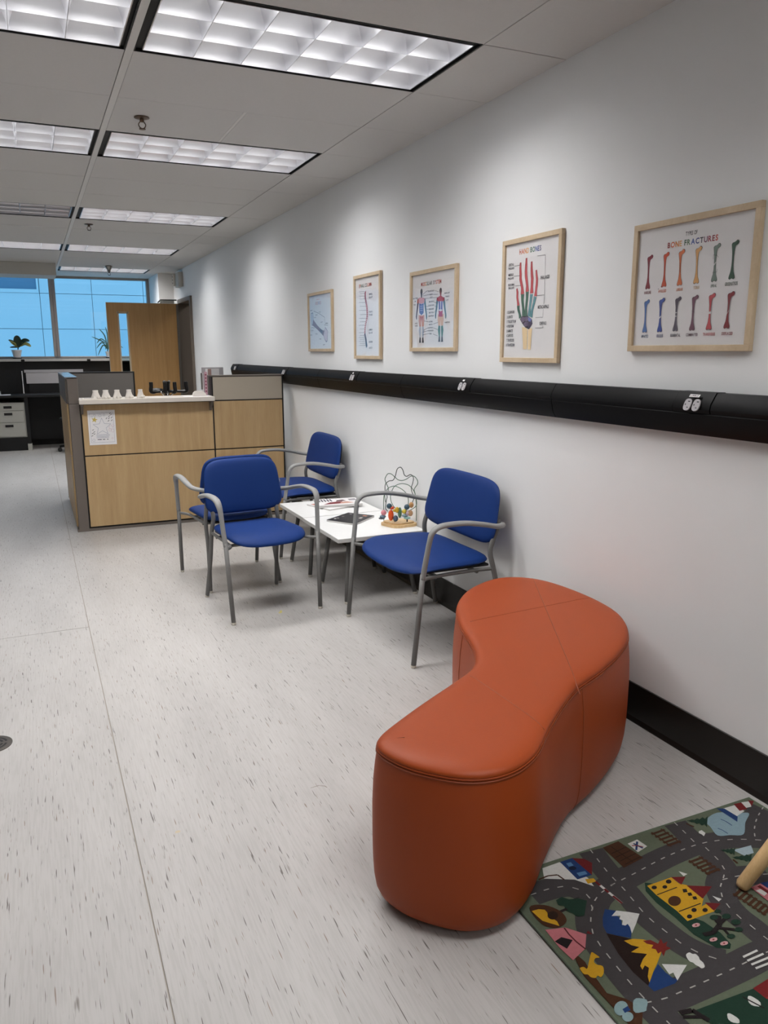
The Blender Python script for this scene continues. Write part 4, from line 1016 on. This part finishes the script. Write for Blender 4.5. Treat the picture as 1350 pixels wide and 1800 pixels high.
# black raceway under the sill and hanging tag
ur = thing('sill_raceway', 'black raceway running under the far window sill', 'raceway', (0, YW, 1.2)); MB().prism([(0, -.06), (-.06, -.05), (-.065, .05), (-.05, .085), (0, .085)], 0, XL+.02, 1.855).build('channel', m_blackpl, ur); box('outlet_tag', m_paper, (.36, .42, -.072, -.0655, .05, .085), ur)
# office chair
oc_ = thing('office_chair', 'black swivel office chair mostly hidden behind the counter', 'chair', (.58, 12.42, 0), .3)
for k in range(5):
    a = 2*PI*k/5+PI*.93
    lgx, lgy = math.cos(a), math.sin(a)
    sp2 = MB().sweep([(0, 0, .11), (lgx*.29, lgy*.29, .075)], [.03, .018], n=8).build('base_spoke', m_blackplastic, oc_, smooth=True)
    for s in (-1, 1):
        MB().lathe([(.008, -.011), (.028, -.011), (.030, 0), (.028, .011), (.008, .011)], n=18, M_=Matrix.Translation((lgx*.29-lgy*.016*s, lgy*.29+lgx*.016*s, .030)) @ Matrix.Rotation(a, 4, 'Z') @ Matrix.Rotation(PI/2, 4, 'X')).build('caster', m_blackplastic, sp2, angle=40)
MB().lathe([(.03, .09), (.03, .25), (.018, .26), (.018, .44)], n=14).build('gas_column', m_blackplastic, oc_, angle=40)
vs, fs = pad(.25, -.24, .24, .035, .03, 3.2); MB().add([(v.x, v.z, .475+v.y) for v in vs], fs).build('seat', m_blackmat, oc_, angle=70)
vs, fs = pad(.23, .56, 1.03, .03, .025, 3.0); MB().add([(v.x, -.27+v.y, v.z) for v in vs], fs).build('backrest', m_blackmat, oc_, angle=70)
MB().sweep(catmull([(0, -.1, .44), (0, -.27, .44), (0, -.31, .6), (0, -.30, .8)], 5), .02, n=8, ref=(1, 0, 0)).build('back_support', m_blackplastic, oc_, smooth=True)

# ------------------------------------------------------------------ plants on the sill
def leaf(pts, wds, m, parent, nm='leaf', ref=(0, -1, 0)):
    P = catmull(pts, 5); vs = []; fs = []; n = len(P)
    for i, p_ in enumerate(P):
        t = (P[min(i+1, n-1)]-P[max(i-1, 0)]).normalized(); sd = t.cross(Vector(ref)).normalized(); w_ = wds*math.sin(PI*min(1, (i+.3)/(n-.4)))**.7
        if i == n-1: w_ = wds*.03
        nn = sd.cross(t)
        vs += [p_-sd*w_+nn*w_*.25, p_, p_+sd*w_+nn*w_*.25]
    for i in range(n-1):
        a = i*3; fs += [(a, a+1, a+4, a+3), (a+1, a+2, a+5, a+4)]
    return MB().add(vs, fs).build(nm, m, parent, smooth=True)
def pot(r, rt, h):
    MB().lathe([(.07*rt, 0), (.085*rt, .0), (.085*rt, .018), (.07*rt, .02)], n=22).build('saucer', m_blackplastic, r, angle=40)
    MB().lathe([(.062*rt, .02), (.085*rt, h-.02), (.09*rt, h-.02), (.092*rt, h), (.08*rt, h), (.078*rt, h-.015)], n=22).build('pot', m_pot, r, angle=40)
    MB().lathe([(.001, h-.016), (.079*rt, h-.014)], n=22).build('soil', m_soil, r)
YS = YW-.085; ZS = SILL-.0048
P0 = at(30, 625, 1, YS)
p1 = thing('potted_plant', 'broad-leaved plant in a white pot on the window sill', 'plant', (P0.x, YS, ZS))
pot(p1, .82, .135)
def lp(x, y, d=0.): q = at(x/9, 440+y/9, 1, YS+d); return (q.x-P0.x, d, q.z-ZS)
leaf([lp(290, 1530), lp(275, 1430, -.02), lp(262, 1345, -.03)], .055, m_leafd, p1)
leaf([lp(285, 1520), lp(210, 1460, -.03), lp(130, 1420, -.05)], .035, m_leafd, p1, ref=(0, -.6, .8)); leaf([lp(285, 1525), lp(230, 1490, -.04), lp(150, 1430, -.07)], .03, m_leafv, p1, ref=(0, -.8, .6))
leaf([lp(300, 1510), lp(380, 1430, .0), lp(468, 1435, .0)], .034, m_leafd, p1, ref=(0, -.8, .5)); leaf([lp(310, 1520), lp(400, 1480, -.03), lp(492, 1525, -.05)], .032, m_leafv, p1, ref=(0, -.8, .6))
leaf([lp(285, 1535), lp(220, 1530, -.02), lp(155, 1535, -.02)], .012, m_leafd, p1); leaf([lp(290, 1540), lp(300, 1500, .03), lp(330, 1440, .05)], .03, m_leafd, p1)
MB().sweep([lp(285, 1570), lp(288, 1500)], .008, n=8, ref=(1, 0, 0)).build('stem', m_leafd, p1, smooth=True)
P1 = at(192, 626, 1, YS)
p2 = thing('potted_plant', 'spiky thin-leaved plant in a white pot beside the door edge', 'plant', (P1.x, YS, ZS))
pot(p2, .62, .11)
def l2(x, y, d=0.): q = at(x/6.136, 550+y/6.136, 1, YS+d); return (q.x-P1.x, d, q.z-ZS)
for pts in ([(1160, 400), (1160, 250), (1135, 150)], [(1160, 400), (1130, 250), (1065, 170)], [(1160, 340), (1090, 300), (985, 255)], [(1155, 380), (1100, 320), (1040, 385)], [(1155, 390), (1110, 350), (1055, 465)], [(1160, 400), (1145, 340), (1140, 400)], [(1165, 400), (1200, 250), (1245, 150)], [(1165, 390), (1240, 300), (1310, 300)], [(1170, 390), (1240, 330), (1330, 380)], [(1160, 330), (1090, 280), (1045, 330)], [(1165, 390), (1180, 200), (1170, 130)]):
    leaf([l2(*q) for q in pts], .009, m_leafs, p2)
MB().sweep([l2(1160, 440), l2(1160, 380)], .007, n=8, ref=(1, 0, 0)).build('stem', m_leafd, p2, smooth=True)

# ------------------------------------------------------------------ floor drain
dn = thing('floor_drain', 'round grey metal drain cover in the floor at the left edge', 'drain', (-.255, 3.05, 0))
MB().lathe([(.001, .0004), (.069, .0004), (.069, .003), (.060, .004), (.001, .0042)], n=32).build('plate', m_drain, dn, angle=40)
sl_ = MB()
for r0 in (.016, .030, .044):
    for k in range(4):
        for j in range(6):
            a0 = PI/2*k+.15+j*.205; a1 = a0+.205
            q = [(r0, a0), (r0+.008, a0), (r0+.008, a1), (r0, a1)]
            sl_.add([(r*math.cos(a), r*math.sin(a), .0046) for r, a in q], [(0, 1, 2, 3)])
sl_.build('slots', m_dark, dn)

# ------------------------------------------------------------------ play rug
RZ = .007
RX0, RX1, RY0, RY1 = 1.055, 2.045, .05, 1.612
rg = thing('play_rug', 'children road-map play rug with castle and volcano on the floor', 'rug', (0, 0, 0))
def rugm(c):
    c = ''.join('%02x' % int(int(c[i:i+2], 16)*.86) for i in (0, 2, 4))
    return mat('pile_'+c, c, .95, noise=.12, nscale=120, bump=.5, bscale=700, spec=.1, sheen=.1)
MB().box(RX0, RX1, RY0, RY1, .0005, RZ, bev=.002).build('pile', rugm('67705c'), rg)
MB().sweep([(RX0+.002, RY0+.002, .0045), (RX1-.002, RY0+.002, .0045), (RX1-.002, RY1-.002, .0045), (RX0+.002, RY1-.002, .0045)], .004, n=6, closed=True).build('bound_edge', rugm('6a7a64'), rg, smooth=True)
def K(x, y): p_ = at(900+x/3, 1380+y/3, 2, RZ); return Vector((min(max(p_.x, RX0+.005), RX1-.005), min(max(p_.y, RY0+.005), RY1-.005), RZ))
LAY = [0]
def up_(): LAY[0] += 1; return Vector((0, 0, .00025+LAY[0]*.000012))
def motif(name, items):
    mb = MB(); ms = []
    for it in items:
        c, pts = it[0], it[1]; m = rugm(c)
        if m not in ms: ms.append(m)
        d = up_()
        if len(it) > 2 and it[2] == 'l':
            P = [K(*q) for q in pts]
            for a, b_ in zip(P[:-1], P[1:]):
                t = (b_-a).normalized(); n = Vector((-t.y, t.x, 0))*it[3]/2; mb.add([a+n+d, b_+n+d, b_-n+d, a-n+d], [(0, 1, 2, 3)], ms.index(m))
        else: mb.poly([K(*q)+d for q in pts], ms.index(m))
    return mb.build(name, ms, rg)
def blob(cx, cy, rx, ry, n=18, j=.0, rot=0.): return [(cx+(1+j*math.sin(5*k+1))*(rx*math.cos(2*PI*k/n)*math.cos(rot)-ry*math.sin(2*PI*k/n)*math.sin(rot)), cy+(1+j*math.sin(5*k+1))*(rx*math.cos(2*PI*k/n)*math.sin(rot)+ry*math.sin(2*PI*k/n)*math.cos(rot))) for k in range(n)]
def sm(pts, n=4): return [(p_.x, p_.y) for p_ in catmull([(a, b, 0) for a, b in pts], n, True)]
ROADC = '454243'
roads = [[(405, 335), (500, 455), (590, 550), (700, 680), (800, 765), (900, 840), (1010, 895), (1130, 930)], [(520, 530), (650, 465), (800, 385), (960, 320), (1100, 292), (1250, 288), (1350, 300), (1500, 340)], [(845, 190), (900, 240), (975, 315)],
         [(1345, 110), (1290, 180), (1278, 240), (1285, 290)], [(1020, 330), (1090, 400), (1120, 460), (1100, 540), (1120, 610), (1180, 680), (1250, 735), (1350, 815), (1500, 900)], [(100, 580), (200, 548), (300, 538), (390, 575), (420, 640)],
         [(540, 520), (450, 590), (418, 680), (422, 760), (455, 830), (530, 930), (620, 1040), (720, 1150), (800, 1230), (900, 1330)], [(700, 1150), (800, 1128), (930, 1075), (1100, 1000), (1210, 948), (1350, 880), (1600, 790)], [(1110, 500), (1200, 480), (1350, 470)]]
mb = MB(); dd = MB()
for rd in roads:
    P = catmull([K(*q) for q in rd], 6); wr_ = .080; Lf = []; Rt = []; d = up_()
    for i, p_ in enumerate(P):
        t = (P[min(i+1, len(P)-1)]-P[max(0, i-1)]).normalized(); n = Vector((-t.y, t.x, 0))*wr_/2
        q1 = p_+n; q2 = p_-n
        for q in (q1, q2): q.x = min(max(q.x, RX0+.006), RX1-.006); q.y = min(max(q.y, RY0+.006), RY1-.006)
        Lf.append(q1+d); Rt.append(q2+d)
    for i in range(len(P)-1): mb.add([Lf[i], Lf[i+1], Rt[i+1], Rt[i]], [(0, 1, 2, 3)])
    # dashes
    acc = 0
    for i in range(len(P)-1):
        a, b_ = P[i], P[i+1]; L_ = (b_-a).length
        if L_ < 1e-6: continue
        t = (b_-a)/L_; s_ = (-acc) % .042
        while s_+.02 < L_+.02:
            q0 = a+t*s_; q1 = a+t*(s_+.017); n = Vector((-t.y, t.x, 0))*.0016; z = Vector((0, 0, .0009))
            if RX0+.01 < q1.x < RX1-.01 and RY0+.01 < q1.y < RY1-.01: dd.add([q0+n+z, q1+n+z, q1-n+z, q0-n+z], [(0, 1, 2, 3)])
            s_ += .042
        acc += L_
mb.build('printed_road', rugm(ROADC), rg); dd.build('printed_lane_dashes', rugm('b9b7b0'), rg)
LAY[0] = 22
DG, YL, RD, BR, WH, BLd, BK = '1c3a2c', 'd2a021', '6e1a1c', '4a2c18', 'dcdcd8', '1f3d72', '221a1c'
motif('printed_castle', [(DG, [(700, 515), (745, 520), (830, 610), (930, 690), (1010, 720), (1100, 780), (1155, 840), (1150, 865), (1080, 860), (960, 790), (860, 700), (760, 620), (705, 560)]),
    (YL, [(712, 532), (840, 487), (880, 520), (905, 525), (940, 532), (1010, 600), (1000, 640), (1030, 625), (1080, 662), (925, 718), (870, 665), (760, 580)]),
    (RD, [(838, 486), (915, 484), (893, 526)]), (RD, [(920, 530), (1055, 535), (1005, 600)]), (RD, [(1015, 620), (1100, 625), (1065, 664)]),
    (BR, blob(857, 612, 34, 27)), (BK, blob(826, 510, 15, 11)), (BK, blob(750, 541, 14, 10)), (BK, blob(806, 538, 13, 9)), (BK, blob(960, 660, 14, 11)), (BK, blob(1018, 660, 14, 11)), (BK, blob(936, 694, 14, 11)),
    (BK, [(898, 550), (920, 548), (926, 565), (904, 568)]), (BK, [(924, 570), (944, 567), (952, 583), (932, 586)]), (BK, [(950, 590), (970, 587), (978, 603), (958, 606)]),
    (BK, [(765, 580), (870, 540)], 'l', .003), (BK, [(880, 668), (995, 625)], 'l', .003), (WH, [(878, 455), (925, 470), (905, 482)]), (WH, [(1056, 585), (1105, 602), (1090, 615)])])
motif('printed_mountains', [(BLd, [(490, 655), (548, 664), (552, 690), (575, 705), (580, 740), (608, 735), (632, 740), (628, 808), (560, 796), (500, 782), (480, 745), (478, 700)]), (WH, [(525, 692), (550, 663), (612, 670), (672, 680), (655, 730), (632, 784), (622, 750), (610, 733), (598, 742), (580, 738), (584, 715), (566, 708), (572, 690)]),
    ('261712', [(497, 783), (620, 810), (700, 830), (770, 870), (722, 1062), (640, 990), (560, 890)]), (YL, [(590, 822), (640, 812), (690, 815), (740, 828), (795, 858), (785, 890), (768, 935), (745, 985), (725, 1045), (716, 1010), (722, 965), (700, 952), (688, 975), (676, 955), (690, 920), (712, 892), (680, 888), (655, 886), (628, 882), (650, 868), (672, 856), (630, 846)]),
    ('7a241c', [(690, 822), (730, 818), (770, 838), (785, 810), (797, 838), (820, 825), (812, 850), (838, 862), (810, 875), (800, 905), (786, 880), (770, 890), (758, 868), (735, 862), (745, 845), (710, 838)]),
    (BLd, [(745, 990), (770, 945), (810, 990), (850, 1020), (878, 1025), (860, 1047), (750, 1090), (718, 1060)]), (WH, [(790, 945), (922, 950), (872, 1032), (850, 990), (830, 1000)])])
motif('printed_cloud', [(WH, sm([(918, 895), (935, 884), (952, 892), (968, 892), (985, 908), (990, 922), (1008, 938), (1016, 960), (1000, 968), (985, 958), (968, 950), (955, 938), (938, 932), (924, 915)], 3))])
motif('printed_station', [(WH, [(160, 440), (250, 408), (400, 490), (432, 535), (330, 500), (170, 495)]), (BLd, [(253, 407), (320, 385), (422, 475), (345, 499)]), (RD, [(316, 386), (380, 390), (422, 412), (422, 476)]), ('101c38', blob(320, 440, 20, 10)),
    ('5a86b0', [(285, 415), (310, 408), (325, 425), (300, 432)]), ('5a86b0', [(340, 465), (385, 455), (398, 470), (355, 482)]), (YL, [(385, 498), (430, 493), (445, 510), (400, 522)]), (BR, [(140, 500), (190, 480), (240, 475), (275, 500)], 'l', .005),
    (WH, [(440, 510), (580, 625)], 'l', .008), (RD, [(440, 510), (465, 531)], 'l', .008), (RD, [(487, 549), (510, 568)], 'l', .008), (RD, [(532, 586), (580, 625)], 'l', .007)])
def track(a, b_, wpx, n):
    a = Vector(a); b_ = Vector(b_); w_ = Vector(wpx); it = [(BR, [tuple(a), tuple(b_)], 'l', .005), (BR, [tuple(a+w_), tuple(b_+w_)], 'l', .005)]
    for k in range(n):
        p_ = a.lerp(b_, (k+.5)/n); it.append((BR, [tuple(p_-w_*.2), tuple(p_+w_*1.2)], 'l', .008))
    return it
motif('printed_rails', track((785, 232), (890, 308), (-50, 18), 5)); motif('printed_rails', track((985, 378), (1095, 455), (-52, 20), 5)); motif('printed_rails', track((1195, 545), (1370, 660), (-30, 28), 7))
motif('printed_brick_field', [(BR, [(478, 332), (560, 298), (692, 385), (590, 438)])]+[('2c180c', [(500+k*24, 345+k*19), (575+k*25, 312+k*17)], 'l', .003) for k in range(1, 5)]+[('2c180c', [(520, 325), (640, 410)], 'l', .003)])
motif('printed_crossing_sign', [(WH, [(610, 311), (660, 289), (713, 325), (664, 356)]), (BLd, [(640, 310), (690, 335)], 'l', .006), (BLd, [(660, 300), (655, 345)], 'l', .006), ('8a2a2c', [(632, 322), (655, 320), (692, 328)], 'l', .004)])
motif('printed_lake', [('8fa9b4', sm([(1022, 190), (1080, 148), (1200, 148), (1250, 152), (1230, 200), (1220, 262), (1150, 266), (1085, 268), (1048, 225)])), (WH, [(1105, 128), (1190, 103), (1225, 140), (1182, 168)]), (BLd, [(1078, 124), (1120, 126), (1190, 168), (1188, 196)]),
    ('7a1f20', [(1168, 102), (1215, 93), (1240, 128), (1200, 138)]), (WH, [(1208, 93), (1255, 87), (1262, 116), (1235, 122)]), ('7a1f20', [(1243, 82), (1280, 84), (1264, 113)]), (BLd, [(1100, 182), (1125, 192), (1160, 215)], 'l', .003), (BLd, [(1085, 230), (1110, 240), (1138, 258)], 'l', .003)])
def fir(cx, cy, L_, W_, ux, uy):
    out = []; vx, vy = -uy, ux
    for k in range(9):
        t = k/8; w_ = W_*(1-t)*(1.0 if k % 2 == 0 else .55); out.append((t, w_))
    l = [(cx+ux*L_*t+vx*w_, cy+uy*L_*t+vy*w_*.7) for t, w_ in out]; r = [(cx+ux*L_*t-vx*w_, cy+uy*L_*t-vy*w_*.7) for t, w_ in reversed(out)]
    return l+r
motif('printed_fir', [(DG, fir(1030, 195, 110, 42, -1, -.05)), (BR, [(918, 205), (960, 222)], 'l', .006)]); motif('printed_swan', [(WH, [(985, 245), (1000, 240), (1020, 255), (1012, 272), (1000, 262), (985, 255)])])
motif('printed_pond', [('a9bcc4', [(1165, 345), (1260, 320), (1275, 360), (1225, 375)])]); motif('printed_fir', [(DG, fir(1175, 352, 78, 30, -1, -.1))]); motif('printed_fir', [(DG, fir(1262, 388, 105, 36, -1, -.05)), (BR, [(1165, 395), (1190, 415)], 'l', .006)])
motif('printed_tree', [(DG, [(232, 610), (262, 592), (300, 605), (350, 600), (395, 612), (388, 650), (382, 690), (345, 697), (318, 678), (285, 665), (275, 640), (245, 635)]), (BK, [(220, 690), (250, 672), (290, 655)], 'l', .008)])
motif('printed_den', [(BR, sm([(92, 648), (170, 635), (255, 668), (288, 718), (240, 755), (160, 738)])), (YL, [(103, 667), (140, 657), (172, 660), (186, 675), (190, 698), (215, 705), (238, 722), (250, 746), (225, 738), (190, 728), (160, 718), (130, 692)]), ('2c1a10', blob(215, 690, 28, 22))])
motif('printed_path', [(BR, [(318, 890), (350, 905), (385, 935), (400, 960), (450, 1030), (500, 1100), (600, 1130), (690, 1180), (685, 1290), (640, 1290), (500, 1140), (380, 1010)]), ('8fa9ac', blob(575, 1180, 36, 40, 16, 0, .6)), ('8fa9ac', blob(675, 1165, 40, 42, 18, .1, .7)), ('8fa9ac', blob(610, 1225, 30, 26)), (BLd, [(582, 1185), (610, 1168), (625, 1190), (595, 1205)])])
motif('printed_tent', [('c9787e', [(175, 766), (280, 754), (392, 790), (386, 866), (322, 927), (250, 860)]), (BK, [(225, 828), (260, 805), (320, 820), (290, 866)]), ('5a1e22', [(275, 756), (300, 790), (340, 830), (388, 868)], 'l', .004), ('6e1a1c', [(392, 785), (425, 790), (400, 770)])])
motif('printed_camel', [(YL, sm([(358, 968), (378, 962), (396, 972), (404, 940), (412, 905), (420, 884), (440, 895), (462, 912), (440, 916), (432, 935), (448, 950), (478, 958), (484, 990), (470, 1016), (452, 1008), (440, 1020), (415, 1016), (400, 1002), (380, 1000), (365, 985)], 3))])
motif('printed_farm', [(DG, [(955, 1195), (1270, 1078), (1350, 1042), (1500, 1000), (1600, 1200), (1500, 1400), (1150, 1330)]), (WH, blob(1275, 1145, 40, 20, 16, .1, .6)), (WH, blob(1165, 1235, 38, 18, 16, .1, .6)), ('7a1f20', [(1270, 1075), (1350, 1025), (1450, 1040), (1450, 1150), (1340, 1130)]), (BK, [(885, 1205), (950, 1190), (1040, 1245)], 'l', .012), (BK, [(900, 1225), (1000, 1225)], 'l', .008), (BK, [(1215, 1120), (1330, 1180)], 'l', .004)])
motif('printed_crosswalk', [(WH, [(1215+k*22, 905+k*20), (1290+k*32, 870+k*18), (1298+k*32, 879+k*18), (1222+k*22, 915+k*20)]) for k in range(4)])
motif('printed_big_tree', [(BK, [(1010, 792), (1060, 780), (1095, 740), (1090, 690)], 'l', .012), (BK, [(1085, 755), (1130, 760), (1175, 765)], 'l', .009), (BK, [(1095, 735), (1130, 700)], 'l', .009), (BK, [(1085, 730), (1060, 700)], 'l', .007), (BK, [(1120, 765), (1150, 800)], 'l', .007),
    (DG, blob(1065, 700, 22, 13)), (DG, blob(1130, 695, 24, 14)), (DG, blob(1180, 725, 26, 15)), (DG, blob(1195, 765, 22, 12)), (DG, blob(1155, 800, 22, 12)), (DG, blob(1085, 668, 18, 10))]+[('d0a0a0', blob(x, y, 18, 13, 10, .25)) for x, y in ((970, 742), (1062, 818), (1118, 838))]+[('8a2a2c', blob(x, y, 6, 4, 8)) for x, y in ((970, 742), (1062, 818), (1118, 838))])
motif('printed_house', [('c9787e', [(1258, 543), (1310, 522), (1400, 580), (1350, 615)]), (WH, [(1285, 560), (1320, 548), (1350, 570), (1330, 588)]), (BLd, [(1308, 520), (1350, 512), (1420, 560), (1350, 548)]), ('6e1a1c', [(1300, 535), (1360, 575)], 'l', .012)])

# ------------------------------------------------------------------ stool (one leg in view)
st = thing('wooden_stool', 'pale wooden stool standing on the play rug, cut by the right edge', 'stool', (1.875, 1.19, RZ+.0012))
fd = Vector((1.657-1.875, 1.300-1.19))
ang = math.atan2(fd.y, fd.x); rl = fd.length
for k in range(4):
    a = ang+PI/2*k; q = 1. if k == 0 else min(1., .19/rl)
    MB().sweep([(math.cos(a)*rl*q, math.sin(a)*rl*q, 0.004), (math.cos(a)*rl*q*.985, math.sin(a)*rl*q*.985, .012), (math.cos(a)*.085, math.sin(a)*.085, .285)], [.015, .0185, .0215], n=16, ref=(1, 0, 0)).build('leg', m_beech, st, smooth=True)
MB().lathe([(.13, .278), (.142, .284), (.145, .295), (.142, .306), (.13, .312), (.001, .312)], n=36).build('seat', m_beech, st, angle=40)
